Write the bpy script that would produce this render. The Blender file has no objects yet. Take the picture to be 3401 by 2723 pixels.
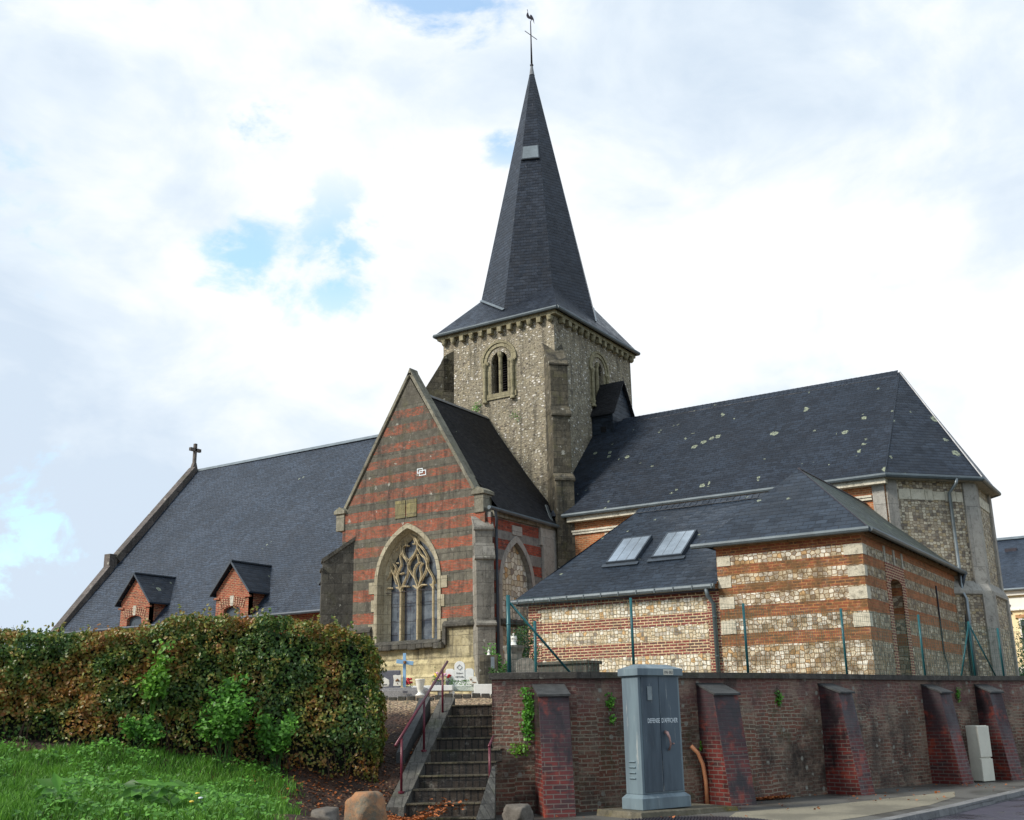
import bpy, math, random, bisect
import numpy as np
from mathutils import Vector, Matrix, noise as mnoise
from mathutils.geometry import tessellate_polygon
random.seed(7); rng = np.random.default_rng(7)
R = math.radians
SC = bpy.context.scene
COL = SC.collection

# ------------------------------------------------------------------ camera
CAM = np.array([0, 0, 1.55]); FOC = 3630.28; YAW, PIT, ROL = -.568333, .274118, -.018826
def _basis():
    cy, sy, cp, sp = math.cos(YAW), math.sin(YAW), math.cos(PIT), math.sin(PIT)
    F = np.array([sy*cp, cy*cp, sp]); r = np.array([cy, -sy, 0]); u = np.cross(r, F)
    cr, sr = math.cos(ROL), math.sin(ROL)
    return F, cr*r+sr*u, -sr*r+cr*u
FW, RT, UP = _basis()
cam = bpy.data.cameras.new('camera'); co = bpy.data.objects.new('camera', cam); COL.objects.link(co)
cam.sensor_fit = 'HORIZONTAL'; cam.sensor_width = 36; cam.lens = 36*FOC/3401; cam.clip_end = 3000; cam.clip_start = .1
co.matrix_world = Matrix(((RT[0], UP[0], -FW[0], CAM[0]), (RT[1], UP[1], -FW[1], CAM[1]), (RT[2], UP[2], -FW[2], CAM[2]), (0, 0, 0, 1)))
SC.camera = co
# survey helpers: where a sight line meets a plane of the building
def ray(x, y): return FW+RT*(x-1700.5)/FOC-UP*(y-1361.5)/FOC
def hit(x, y, ax, v):
    d = ray(x, y); i = 'xyz'.index(ax); return CAM+d*(v-CAM[i])/d[i]
def at(x, y, D): return CAM+ray(x, y)*D
def sight(x, y):
    d = ray(x, y); return d/np.linalg.norm(d)

# ------------------------------------------------------------------ world: sky with broken cloud
SUN_EL, SUN_AZ = 36, 214        # degrees; azimuth clockwise from +Y
SKY_NISHITA, CLOUD = .15, .80
w = bpy.data.worlds.new('World'); SC.world = w; w.use_nodes = True
nt = w.node_tree; nt.nodes.clear()
def N(tree, t, **k):
    n = tree.nodes.new(t)
    for a, b in k.items(): setattr(n, a, b)
    return n
def world():
    L = nt.links.new
    out = N(nt, 'ShaderNodeOutputWorld'); sky = N(nt, 'ShaderNodeTexSky', sky_type='NISHITA', sun_disc=False)
    sky.sun_elevation = R(SUN_EL); sky.sun_rotation = R(SUN_AZ); sky.air_density = 1; sky.dust_density = .6
    b1 = N(nt, 'ShaderNodeBackground'); b1.inputs[1].default_value = SKY_NISHITA; 
    tint = N(nt, 'ShaderNodeMix', data_type='RGBA', blend_type='MULTIPLY'); tint.inputs[0].default_value = 1
    L(sky.outputs[0], tint.inputs[6]); tint.inputs[7].default_value = (1.3, 1.75, 1.75, 1); L(tint.outputs[2], b1.inputs[0])
    tc = N(nt, 'ShaderNodeTexCoord')
    def mth(op, a, b=None, c=None, clamp=False):
        m = N(nt, 'ShaderNodeMath', operation=op, use_clamp=clamp)
        for i, v in enumerate((a, b, c)):
            if v is None: continue
            if isinstance(v, (int, float)): m.inputs[i].default_value = v
            else: L(v, m.inputs[i])
        return m.outputs[0]
    def nz(scale, det, rough, dist=0, off=(0, 0, 0), st=(1, 1, 1.6)):
        mp = N(nt, 'ShaderNodeMapping'); mp.inputs[1].default_value = off; mp.inputs[3].default_value = st
        L(tc.outputs['Generated'], mp.inputs[0])
        n = N(nt, 'ShaderNodeTexNoise'); n.inputs['Scale'].default_value = scale; n.inputs['Detail'].default_value = det
        n.inputs['Roughness'].default_value = rough; n.inputs['Distortion'].default_value = dist
        L(mp.outputs[0], n.inputs[0]); return n.outputs[0]
    big = nz(2.6, 6, .55, .3, (3.1, 1.7, .3)); mid = nz(6.5, 7, .58, .4, (0, 5, 2)); fine = nz(14, 8, .6, .3)
    # clear gaps in the cloud, by direction
    gaps = [((825, 850), .095, .85), ((1480, -40), .12, 1.0), ((1690, 420), .07, .8), ((1120, 880), .12, .75), ((800, 400), .12, .55), ((60, 1775), .14, .9), ((3360, 430), .1, .3), ((-700, 700), .3, .9), ((2600, -700), .3, .9), ((800, -900), .3, .9)]
    acc = None
    for (px, py), rad, s in gaps:
        vm = N(nt, 'ShaderNodeVectorMath', operation='DISTANCE'); L(tc.outputs['Generated'], vm.inputs[0]); vm.inputs[1].default_value = sight(px, py)
        g = mth('SUBTRACT', 1, mth('DIVIDE', vm.outputs['Value'], rad), clamp=True)
        g = mth('MULTIPLY', g, s); acc = g if acc is None else mth('MAXIMUM', acc, g)
    fb = mth('ADD', mth('MULTIPLY', mid, .62), mth('MULTIPLY', fine, .38))
    g = N(nt, 'ShaderNodeMapRange', interpolation_type='SMOOTHSTEP'); L(acc, g.inputs[0]); g.inputs[1].default_value = 0; g.inputs[2].default_value = .75
    v = mth('ADD', fb, mth('MULTIPLY', g.outputs[0], .165))
    hole = N(nt, 'ShaderNodeMapRange', interpolation_type='SMOOTHSTEP'); L(v, hole.inputs[0]); hole.inputs[1].default_value = .615; hole.inputs[2].default_value = .72
    hole.inputs[4].default_value = .75
    hole_f = mth('MULTIPLY', hole.outputs[0], g.outputs[0])
    # cloud brightness
    b = mth('ADD', mth('MULTIPLY', big, .62), mth('MULTIPLY', mid, .38))
    # brighter towards the right
    vm = N(nt, 'ShaderNodeVectorMath', operation='DOT_PRODUCT'); L(tc.outputs['Generated'], vm.inputs[0]); vm.inputs[1].default_value = sight(2100, 750)
    b = mth('ADD', b, mth('MULTIPLY', mth('SUBTRACT', vm.outputs['Value'], .9), .9))
    cr = N(nt, 'ShaderNodeValToRGB'); L(b, cr.inputs[0])
    e = cr.color_ramp.elements
    e[0].position = .40; e[0].color = (.66, .77, .90, 1); e[1].position = .57; e[1].color = (1.0, 1.03, 1.06, 1)
    m = cr.color_ramp.elements.new(.49); m.color = (.80, .89, .98, 1)
    b2 = N(nt, 'ShaderNodeBackground'); L(cr.outputs[0], b2.inputs[0]); b2.inputs[1].default_value = CLOUD
    mx = N(nt, 'ShaderNodeMixShader'); L(hole_f, mx.inputs[0]); L(b2.outputs[0], mx.inputs[1]); L(b1.outputs[0], mx.inputs[2])
    L(mx.outputs[0], out.inputs[0])
world()
sl = bpy.data.lights.new('sun', 'SUN'); so = bpy.data.objects.new('sun', sl); COL.objects.link(so)
sl.energy = 3.3; sl.angle = R(12); sl.color = (1, .94, .86)
_d = Vector((math.sin(R(SUN_AZ))*math.cos(R(SUN_EL)), math.cos(R(SUN_AZ))*math.cos(R(SUN_EL)), math.sin(R(SUN_EL))))
so.rotation_euler = _d.to_track_quat('Z', 'Y').to_euler()
SC.view_settings.view_transform = 'Standard'; SC.view_settings.look = 'None'; SC.view_settings.exposure = .38; SC.view_settings.gamma = 1
SC.cycles.max_bounces = 5; SC.cycles.diffuse_bounces = 2; SC.cycles.glossy_bounces = 2; SC.cycles.transmission_bounces = 2

# ------------------------------------------------------------------ mesh builder
class MB:
    def __init__(s): s.v = []; s.f = []; s.m = []; s.cur = 0
    def quad(s, *p):
        i = len(s.v); s.v += [tuple(map(float, q)) for q in p]; s.f.append(tuple(range(i, i+len(p)))); s.m.append(s.cur); return s
    poly = quad
    def mesh(s, vs, fs):
        i = len(s.v); s.v += [tuple(map(float, q)) for q in vs]
        for f in fs: s.f.append(tuple(i+k for k in f)); s.m.append(s.cur)
        return s
    def box(s, a, b):
        x0, y0, z0 = a; x1, y1, z1 = b
        return s.obox(((x0+x1)/2, (y0+y1)/2, (z0+z1)/2), (1, 0, 0), (0, 1, 0), abs(x1-x0), abs(y1-y0), abs(z1-z0))
    def obox(s, c, e1, e2, a, b, h, e3=(0, 0, 1)):
        c = np.array(c, float); e1 = np.array(e1, float); e2 = np.array(e2, float); e3 = np.array(e3, float)
        P = [c+sx*e1*a/2+sy*e2*b/2+sz*e3*h/2 for sz in (-1, 1) for sx, sy in ((-1, -1), (1, -1), (1, 1), (-1, 1))]
        return s.mesh(P, [(0, 3, 2, 1), (4, 5, 6, 7), (0, 1, 5, 4), (1, 2, 6, 5), (2, 3, 7, 6), (3, 0, 4, 7)])
    def prism(s, prof, d):          # closed profile (3-D points), extruded by vector d
        n = len(prof); A = [np.array(p, float) for p in prof]; d = np.array(d, float); B = [p+d for p in A]
        i = len(s.v); s.v += [tuple(p) for p in A+B]
        tri = tessellate_polygon([[Vector(p) for p in A]])
        for t in tri: s.f.append(tuple(i+k for k in t)); s.m.append(s.cur); s.f.append(tuple(i+n+k for k in reversed(t))); s.m.append(s.cur)
        for k in range(n): s.f.append((i+k, i+(k+1) % n, i+n+(k+1) % n, i+n+k)); s.m.append(s.cur)
        return s
    def tube(s, pts, r, n=8, cap=True):
        pts = [np.array(p, float) for p in pts]; rs = r if hasattr(r, '__len__') else [r]*len(pts)
        i = len(s.v); prev = None
        for k, p in enumerate(pts):
            t = pts[min(k+1, len(pts)-1)]-pts[max(k-1, 0)]; t /= np.linalg.norm(t)+1e-9
            if prev is None: a = np.cross(t, (0, 0, 1)) if abs(t[2]) < .9 else np.cross(t, (1, 0, 0))
            else: a = prev-t*(prev@t)
            a /= np.linalg.norm(a); prev = a; b = np.cross(t, a)
            for j in range(n):
                an = 2*math.pi*j/n; s.v.append(tuple(p+rs[k]*(a*math.cos(an)+b*math.sin(an))))
        for k in range(len(pts)-1):
            for j in range(n):
                s.f.append((i+k*n+j, i+k*n+(j+1) % n, i+(k+1)*n+(j+1) % n, i+(k+1)*n+j)); s.m.append(s.cur)
        if cap:
            s.f.append(tuple(i+j for j in reversed(range(n)))); s.m.append(s.cur)
            s.f.append(tuple(i+(len(pts)-1)*n+j for j in range(n))); s.m.append(s.cur)
        return s
    def lathe(s, c, prof, n=16):    # prof: list (r, z)
        i = len(s.v); c = np.array(c, float)
        for r, z in prof:
            for j in range(n):
                a = 2*math.pi*j/n; s.v.append((c[0]+r*math.cos(a), c[1]+r*math.sin(a), c[2]+z))
        for k in range(len(prof)-1):
            for j in range(n): s.f.append((i+k*n+j, i+k*n+(j+1) % n, i+(k+1)*n+(j+1) % n, i+(k+1)*n+j)); s.m.append(s.cur)
        s.f.append(tuple(i+j for j in reversed(range(n)))); s.m.append(s.cur)
        s.f.append(tuple(i+(len(prof)-1)*n+j for j in range(n))); s.m.append(s.cur)
        return s
    def bar(s, a, b, w, h, up=(0, 0, 1)):
        a = np.array(a, float); b = np.array(b, float); d = b-a; L = np.linalg.norm(d); d /= L
        u = np.array(up, float); e2 = np.cross(u, d); e2 /= np.linalg.norm(e2); e3 = np.cross(d, e2)
        return s.obox((a+b)/2, d, e2, L, w, h, e3)
    def build(s, name, mats, parent=None, smooth=False, bevel=0, **tags):
        org = np.zeros(3)
        p = parent
        while p is not None: org = org+np.array(p.location); p = p.parent
        me = bpy.data.meshes.new(name)
        V = np.array(s.v)-org
        me.from_pydata([tuple(q) for q in V], [], s.f); 
        if not isinstance(mats, (list, tuple)): mats = [mats]
        for m in mats: me.materials.append(m)
        if len(mats) > 1: me.polygons.foreach_set('material_index', s.m)
        me.update()
        import bmesh
        if s.fix:
            bm = bmesh.new(); bm.from_mesh(me); bmesh.ops.remove_doubles(bm, verts=bm.verts, dist=1e-5)
            bmesh.ops.recalc_face_normals(bm, faces=bm.faces); bm.to_mesh(me); bm.free()
        uv = me.uv_layers.new(name='UVMap')
        nl = len(me.loops); co_ = np.empty(len(me.vertices)*3); me.vertices.foreach_get('co', co_); co_ = co_.reshape(-1, 3)+org
        vi = np.empty(nl, int); me.loops.foreach_get('vertex_index', vi)
        npoly = len(me.polygons); nn = np.empty(npoly*3); me.polygons.foreach_get('normal', nn); nn = nn.reshape(-1, 3)
        tot = np.empty(npoly, int); me.polygons.foreach_get('loop_total', tot); fn = np.repeat(nn, tot, axis=0)
        P = co_[vi]; t = np.stack([-fn[:, 1], fn[:, 0], np.zeros(nl)], 1); ln = np.linalg.norm(t, axis=1)
        flat = ln < .12; t[flat] = (1, 0, 0); ln[flat] = 1; t /= ln[:, None]
        b = np.cross(fn, t); U = (P*t).sum(1); Vv = (P*b).sum(1); U[flat] = P[flat][:, 0]; Vv[flat] = P[flat][:, 1]
        uv.data.foreach_set('uv', np.stack([U, Vv], 1).ravel())
        o = bpy.data.objects.new(name, me); COL.objects.link(o)
        if parent is not None: o.parent = parent
        if smooth: me.polygons.foreach_set('use_smooth', [True]*len(me.polygons))
        if bevel:
            md = o.modifiers.new('bevel', 'BEVEL'); md.width = bevel; md.segments = 2; md.limit_method = 'ANGLE'
        tag(o, **tags); return o
    fix = True
def tag(o, label=None, cat=None, group=None, kind=None):
    if label: o['label'] = label
    if cat: o['category'] = cat
    if group: o['group'] = group
    if kind: o['kind'] = kind
def empty(name, loc, label, cat, group=None):
    o = bpy.data.objects.new(name, None); COL.objects.link(o); o.location = loc; o.empty_display_size = .3; tag(o, label, cat, group); return o

# ------------------------------------------------------------------ materials
def lin(r, g, b):
    f = lambda c: ((c/255+.055)/1.055)**2.4 if c > 10 else c/255/12.92
    return (f(r), f(g), f(b), 1)
class MT:
    """small node graph wrapper"""
    def __init__(s, name, rough=.8, spec=.35):
        s.m = bpy.data.materials.new(name); s.m.use_nodes = True; s.t = s.m.node_tree; s.t.nodes.clear()
        s.out = N(s.t, 'ShaderNodeOutputMaterial'); s.b = N(s.t, 'ShaderNodeBsdfPrincipled'); s.t.links.new(s.b.outputs[0], s.out.inputs[0])
        s.b.inputs['Roughness'].default_value = rough; s.b.inputs['Specular IOR Level'].default_value = spec
        s.tc = N(s.t, 'ShaderNodeTexCoord'); s.UV = s.tc.outputs['UV']; s.OB = s.tc.outputs['Object']
    def L(s, a, b): s.t.links.new(a, b)
    def set(s, sock, v):
        if hasattr(v, 'links') or isinstance(v, bpy.types.NodeSocket): s.L(v, sock)
        else: sock.default_value = v
    def math(s, op, a, b=None, clamp=False):
        m = N(s.t, 'ShaderNodeMath', operation=op, use_clamp=clamp); s.set(m.inputs[0], a)
        if b is not None: s.set(m.inputs[1], b)
        return m.outputs[0]
    def map(s, vec, scale=(1, 1, 1), off=(0, 0, 0)):
        m = N(s.t, 'ShaderNodeMapping'); m.inputs[3].default_value = scale; m.inputs[1].default_value = off; s.L(vec, m.inputs[0]); return m.outputs[0]
    def noise(s, scale, det=4, rough=.55, vec=None, dist=0, col=False):
        n = N(s.t, 'ShaderNodeTexNoise'); n.inputs['Scale'].default_value = scale; n.inputs['Detail'].default_value = det
        n.inputs['Roughness'].default_value = rough; n.inputs['Distortion'].default_value = dist; s.L(vec or s.OB, n.inputs[0]); return n.outputs[1 if col else 0]
    def vor(s, scale, vec=None, feature='F1', rnd=1, metric='EUCLIDEAN', dim='3D'):
        n = N(s.t, 'ShaderNodeTexVoronoi', feature=feature, voronoi_dimensions=dim); n.inputs['Scale'].default_value = scale; n.inputs['Randomness'].default_value = rnd
        if feature != 'DISTANCE_TO_EDGE': n.distance = metric
        s.L(vec or s.OB, n.inputs['Vector']); return n
    def rng(s, v, a, b, c=0, d=1, smooth=True):
        m = N(s.t, 'ShaderNodeMapRange'); 
        if smooth: m.interpolation_type = 'SMOOTHSTEP'
        s.L(v, m.inputs[0]); 
        for i, x in zip((1, 2, 3, 4), (a, b, c, d)): m.inputs[i].default_value = x
        return m.outputs[0]
    def mix(s, f, a, b, mode='MIX'):
        m = N(s.t, 'ShaderNodeMix', data_type='RGBA', blend_type=mode); s.set(m.inputs[0], f); s.set(m.inputs[6], a); s.set(m.inputs[7], b); return m.outputs[2]
    def ramp(s, v, stops, interp='LINEAR'):
        r = N(s.t, 'ShaderNodeValToRGB'); r.color_ramp.interpolation = interp; s.L(v, r.inputs[0]); el = r.color_ramp.elements
        el[0].position, el[0].color = stops[0]; el[1].position, el[1].color = stops[1]
        for p, c in stops[2:]: q = el.new(p); q.color = c
        return r.outputs[0]
    def brick(s, c1, c2, mort, w, h, msize=.01, vec=None, off=.5, bias=0, smooth=.1, squash=1):
        n = N(s.t, 'ShaderNodeTexBrick'); n.offset = off; n.squash = squash
        s.set(n.inputs['Color1'], c1); s.set(n.inputs['Color2'], c2); s.set(n.inputs['Mortar'], mort); n.inputs['Scale'].default_value = 1
        n.inputs['Mortar Size'].default_value = msize; n.inputs['Mortar Smooth'].default_value = smooth; n.inputs['Bias'].default_value = bias
        n.inputs['Brick Width'].default_value = w; n.inputs['Row Height'].default_value = h; s.L(vec or s.UV, n.inputs['Vector']); return n
    def wuv(s, amt=.02, sc=3):      # slightly wobbly UV, so courses are not ruled with a straight edge
        n = s.noise(sc, 2, .5, col=True); v = N(s.t, 'ShaderNodeVectorMath', operation='SUBTRACT'); s.L(n, v.inputs[0]); v.inputs[1].default_value = (.5, .5, .5)
        v2 = N(s.t, 'ShaderNodeVectorMath', operation='SCALE'); s.L(v.outputs[0], v2.inputs[0]); v2.inputs['Scale'].default_value = amt*2
        v3 = N(s.t, 'ShaderNodeVectorMath', operation='ADD'); s.L(s.UV, v3.inputs[0]); s.L(v2.outputs[0], v3.inputs[1]); return v3.outputs[0]
    def sep(s, vec):
        n = N(s.t, 'ShaderNodeSeparateXYZ'); s.L(vec, n.inputs[0]); return n.outputs
    def bump(s, h, dist=.02, st=.6, prev=None):
        b = N(s.t, 'ShaderNodeBump'); b.inputs['Strength'].default_value = st; b.inputs['Distance'].default_value = dist; s.L(h, b.inputs['Height'])
        if prev is not None: s.L(prev, b.inputs['Normal'])
        return b.outputs[0]
    def fin(s, col, nrm=None, rough=None):
        s.set(s.b.inputs['Base Color'], col)
        if nrm is not None: s.L(nrm, s.b.inputs['Normal'])
        if rough is not None: s.set(s.b.inputs['Roughness'], rough)
        return s.m
def plain(name, rgb, rough=.6, var=.15, metal=0, sc=6, spec=.4, bump=.002):
    m = MT(name, rough, spec); m.b.inputs['Metallic'].default_value = metal
    a = tuple(c*(1-var) for c in rgb[:3])+(1,); b = tuple(min(1, c*(1+var)) for c in rgb[:3])+(1,)
    n = m.noise(sc, 6, .65); n2 = m.noise(sc*7, 3, .6)
    v = m.math('ADD', m.math('MULTIPLY', n, .7), m.math('MULTIPLY', n2, .3))
    c = m.mix(m.rng(v, .35, .65), a, b); return m.fin(c, m.bump(n2, bump, .5))

# --- layers used by the masonry
def L_brick(m, c1, c2, c3, mort, w=.235, h=.072, ms=.011, wob=.012, uv=None):
    uv = uv or m.wuv(wob, 2.5); n = m.brick((0, 0, 0, 1), (1, 1, 1, 1), (.5, .5, .5, 1), w, h, ms, uv)
    cell = m.vor(4.2, m.map(m.UV, (1, 3.3, 1)), rnd=1); cs = m.sep(cell.outputs['Color'])[0]
    base = m.mix(n.outputs['Color'], c1, c2); base = m.mix(m.rng(cs, .7, .8), base, c3)
    nz = m.noise(9, 5, .7); base = m.mix(m.rng(nz, .3, .75, 0, .55), base, m.mix(.5, c1, c3))
    col = m.mix(n.outputs['Fac'], base, mort); return col, m.math('MULTIPLY', n.outputs['Fac'], -1)
def L_flint(m, cols, mort, sx=7.5, sy=7.5, ms=.09, rnd=.8, metric='EUCLIDEAN', edge=None):
    nz = m.noise(5, 2, .5, col=True); uv = m.mix(.03, m.UV, nz)
    uv = m.map(uv, (sx, sy, 1)); e = m.vor(1, uv, 'DISTANCE_TO_EDGE', rnd, dim='2D'); c = m.vor(1, uv, 'F1', rnd, dim='2D')
    s = m.sep(c.outputs['Color']); k = m.ramp(s[0], cols, 'CONSTANT')
    k = m.mix(m.rng(m.noise(22, 4, .7), .35, .75, 0, .25), k, mort)
    f = m.rng(e.outputs['Distance'], ms*.4, ms*1.3); return m.mix(f, mort, k), f
def L_block(m, c1, c2, mort, w=.5, h=.35, ms=.008):
    uv = m.wuv(.01, 1.5); n = m.brick(c1, c2, mort, w, h, ms, uv); nz = m.noise(3.3, 7, .7); nz2 = m.noise(17, 5, .7)
    col = m.mix(m.rng(nz, .35, .7, 0, .7), n.outputs['Color'], c2); col = m.mix(m.rng(nz2, .4, .75, 0, .5), col, c1)
    return col, m.math('MULTIPLY', n.outputs['Fac'], -1)
def weather(m, col, streak=.4, streak_col=(.02, .02, .018, 1), moss=.2, moss_col=(.07, .075, .02, 1), white=.0, low=None):
    st = m.noise(1.0, 5, .65, m.map(m.OB, (3.2, 3.2, .35))); col = m.mix(m.rng(st, .48, .68, 0, streak), col, streak_col)
    ms = m.noise(1.7, 6, .7, m.map(m.OB, (1, 1, 1), (7, 3, 1))); col = m.mix(m.rng(ms, .52, .68, 0, moss), col, moss_col)
    g = m.noise(5.5, 9, .82, m.map(m.OB, (1, 1, 1), (2, 6, 4))); col = m.mix(m.rng(g, .30, .50), m.mix(.7, col, (.018, .018, .014, 1)), col); col = m.mix(m.rng(g, .52, .72, 0, .4), col, m.mix(.5, col, (.75, .72, .62, 1)))
    if white:
        v = m.vor(3.1, m.OB); sp = m.sep(v.outputs['Color'])[0]; n = m.noise(14, 4, .7)
        d = m.math('ADD', v.outputs['Distance'], m.math('MULTIPLY', m.math('SUBTRACT', n, .5), 1.1)); d = m.math('ADD', d, m.math('MULTIPLY', m.sep(v.outputs['Color'])[1], .22))
        f = m.math('MULTIPLY', m.rng(d, .26, .16, 0, .9), m.rng(sp, 1-white, 1-white+.05)); col = m.mix(f, col, (.40, .39, .33, 1))
    return col
def bands(m, spec, layers, zmin=0, zmax=16, wob=.02):
    """spec: list (z_from, layer index) rising; returns colour and height chosen by course level"""
    z = m.sep(m.UV)[1]; z = m.math('ADD', z, m.math('MULTIPLY', m.math('SUBTRACT', m.noise(2.2, 3, .6), .5), wob*2))
    z = m.math('DIVIDE', m.math('SUBTRACT', z, zmin), zmax-zmin, True)
    n = len(layers); col, h = layers[0]
    for i in range(1, n):
        st = []; last = None
        for zz, l in spec:
            v = 1. if l == i else 0.
            if v != last: st.append((max(0., (zz-zmin)/(zmax-zmin)), (v, v, v, 1))); last = v
        if len(st) == 1: st.append((1., st[0][1]))
        st[0] = (0., st[0][1])
        f = m.ramp(z, st, 'CONSTANT'); col = m.mix(f, col, layers[i][0])
        hh = N(m.t, 'ShaderNodeMix', data_type='FLOAT'); m.L(f, hh.inputs[0]); m.L(h, hh.inputs[2]); m.L(layers[i][1], hh.inputs[3]); h = hh.outputs[0]
    return col, h

M = {}
def slate(name, c1, c2, w=.22, h=.115, lichen=.12, rough=.42, moss=.0, tone=.5, lich_sc=1.15):
    m = MT(name, rough+.06, .26); uv = m.wuv(.010, 1.2)
    n = m.brick((0, 0, 0, 1), (1, 1, 1, 1), (.5, .5, .5, 1), w, h, .009, uv, smooth=.0)
    cell = m.vor(1, m.map(m.UV, (1/w, 1/h, 1)), rnd=.6, dim='2D'); cs = m.sep(cell.outputs['Color'])
    col = m.mix(n.outputs['Color'], tuple(c*.72 for c in c1[:3])+(1,), tuple(c*1.15 for c in c2[:3])+(1,)); col = m.mix(m.math('MULTIPLY', m.rng(cs[0], .5, .9), .8), col, tuple(c*1.45 for c in c2[:3])+(1,)); col = m.mix(m.rng(m.noise(1.6, 6, .75, m.map(m.UV, (1.6, .3, 1))), .45, .75, 0, .35), col, tuple(c*1.6 for c in c2[:3])+(1,))
    big = m.noise(.55, 4, .6); col = m.mix(m.rng(big, .4, .65, 0, tone), col, tuple(c*.62 for c in c1[:3])+(1,))
    col = m.mix(m.math('MULTIPLY', n.outputs['Fac'], .75), col, (.008, .009, .012, 1))
    v = m.vor(lich_sc, m.UV, dim='2D'); sp = m.sep(v.outputs['Color'])[0]; nz = m.noise(18, 4, .7)
    d = m.math('ADD', v.outputs['Distance'], m.math('MULTIPLY', m.math('SUBTRACT', nz, .5), .3))
    rad = m.math('ADD', .02, m.math('MULTIPLY', m.math('POWER', m.sep(v.outputs['Color'])[1], 2), .15))
    f = m.math('LESS_THAN', d, rad); f2 = m.math('GREATER_THAN', d, m.math('MULTIPLY', rad, .45)); f = m.math('MULTIPLY', f, m.math('ADD', .3, m.math('MULTIPLY', f2, .4)))
    f = m.math('MULTIPLY', f, m.math('GREATER_THAN', sp, 1-lichen)); col = m.mix(f, col, (.36, .40, .27, 1))
    if moss: col = m.mix(m.rng(m.noise(3, 5, .7), .4, .65, 0, moss), col, (.05, .065, .03, 1))
    # each slate tilts a little: saw-tooth course profile
    fr = m.math('FRACT', m.math('DIVIDE', m.sep(uv)[1], h)); hgt = m.math('SUBTRACT', m.math('MULTIPLY', cs[1], .35), fr)
    hgt = m.math('SUBTRACT', hgt, n.outputs['Fac'])
    rg = m.math('ADD', rough-.06, m.math('MULTIPLY', cs[2], .18))
    return m.fin(col, m.bump(hgt, .02, .9), rg)
M['slate_nave'] = slate('slate_nave', (.026, .038, .057, 1), (.034, .048, .070, 1), .22, .13, .03, .42)
M['slate_choir'] = slate('slate_choir', (.013, .019, .030, 1), (.018, .026, .039, 1), .26, .14, .42, .45)
M['slate_low'] = slate('slate_low', (.014, .021, .032, 1), (.020, .029, .042, 1), .32, .17, .22, .42, lich_sc=1.3)
M['slate_dark'] = slate('slate_dark', (.011, .011, .012, 1), (.016, .016, .018, 1), .2, .11, .05, .68)  # darkest, most matte slate, on the transept and turret roofs
M['slate_spire'] = slate('slate_spire', (.016, .021, .031, 1), (.021, .027, .038, 1), .26, .16, .0, .36)
M['slate_moss'] = slate('slate_moss', (.05, .06, .06, 1), (.07, .085, .08, 1), .24, .13, .15, .55, moss=.7)

RED1, RED2, RED3 = lin(172, 84, 62), lin(150, 66, 48), lin(120, 62, 52)
def mat_gable():
    m = MT('gable_masonry', .85); zb = [4.9, 5.31, 5.72, 6.15, 6.51, 6.93, 7.33, 7.74, 8.01, 8.44, 8.72, 9.1, 9.4, 9.76, 10.04, 10.36, 10.65, 11.0, 11.24, 11.53, 11.87, 12.2, 12.48, 12.8]
    A = L_brick(m, lin(184, 88, 56), lin(154, 72, 48), lin(116, 78, 62), lin(132, 108, 90), .24, .056, .008, .015)
    B = L_block(m, lin(116, 112, 98), lin(80, 78, 69), lin(48, 47, 42), .55, .36)
    C = L_block(m, lin(196, 186, 150), lin(160, 148, 112), lin(90, 80, 60), .6, .36)
    sp = [(0, 2), (3.95, 2), (4.28, 2), (4.68, 1)]
    for i, z in enumerate(zb): sp.append((z, 0 if i % 2 == 0 else 1))
    col, h = bands(m, sp, [A, B, C], wob=.05)
    col = m.mix(m.rng(m.noise(4.5, 7, .8, m.map(m.OB, (1, 1, 1.6))), .48, .66, 0, .6), col, lin(96, 88, 76))
    up = m.rng(m.sep(m.UV)[1], 7.5, 12.5, .15, .95); nn = m.noise(2.6, 6, .75)
    col = m.mix(m.math('MULTIPLY', up, m.rng(nn, .36, .6)), col, lin(84, 80, 70))
    col = weather(m, col, .7, (.03, .028, .024, 1), .45, (.11, .105, .05, 1), .16)
    return m.fin(col, m.bump(m.math('ADD', h, m.math('MULTIPLY', m.noise(12, 5, .7), 1.5)), .02, .7))
M['gable'] = mat_gable()
def mat_trans_e():
    m = MT('transept_side_masonry', .85)
    A = L_brick(m, lin(176, 74, 50), lin(142, 54, 42), lin(90, 44, 44), lin(120, 78, 62), .24, .07, .014, .006)
    B = L_block(m, lin(140, 138, 132), lin(116, 113, 108), lin(100, 98, 92), .9, .36)
    col, h = bands(m, [(0, 1), (3.95, 0), (4.32, 1), (4.82, 0), (5.26, 1), (5.67, 0), (6.07, 1), (6.46, 0), (6.84, 1), (7.23, 0), (7.57, 1), (7.91, 0), (8.31, 1)], [A, B])
    col = weather(m, col, .35, (.05, .05, .045, 1), .1)
    return m.fin(col, m.bump(h, .015, .6))
M['trans_e'] = mat_trans_e()
FL_W = [(0, lin(226, 218, 196)), (.22, lin(214, 202, 174)), (.42, lin(236, 232, 216)), (.62, lin(204, 188, 156)), (.76, lin(184, 176, 160)), (.88, lin(206, 168, 118)), (.95, lin(140, 130, 118))]
FL_G = [(0, lin(196, 184, 160)), (.2, lin(176, 164, 142)), (.42, lin(214, 204, 180)), (.62, lin(142, 134, 120)), (.76, lin(186, 168, 134)), (.9, lin(122, 114, 104))]
FL_T = [(0, lin(196, 188, 168)), (.2, lin(160, 150, 130)), (.4, lin(218, 212, 198)), (.55, lin(140, 130, 114)), (.7, lin(184, 170, 142)), (.86, lin(112, 104, 94)), (.93, lin(228, 222, 212))]
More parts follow.
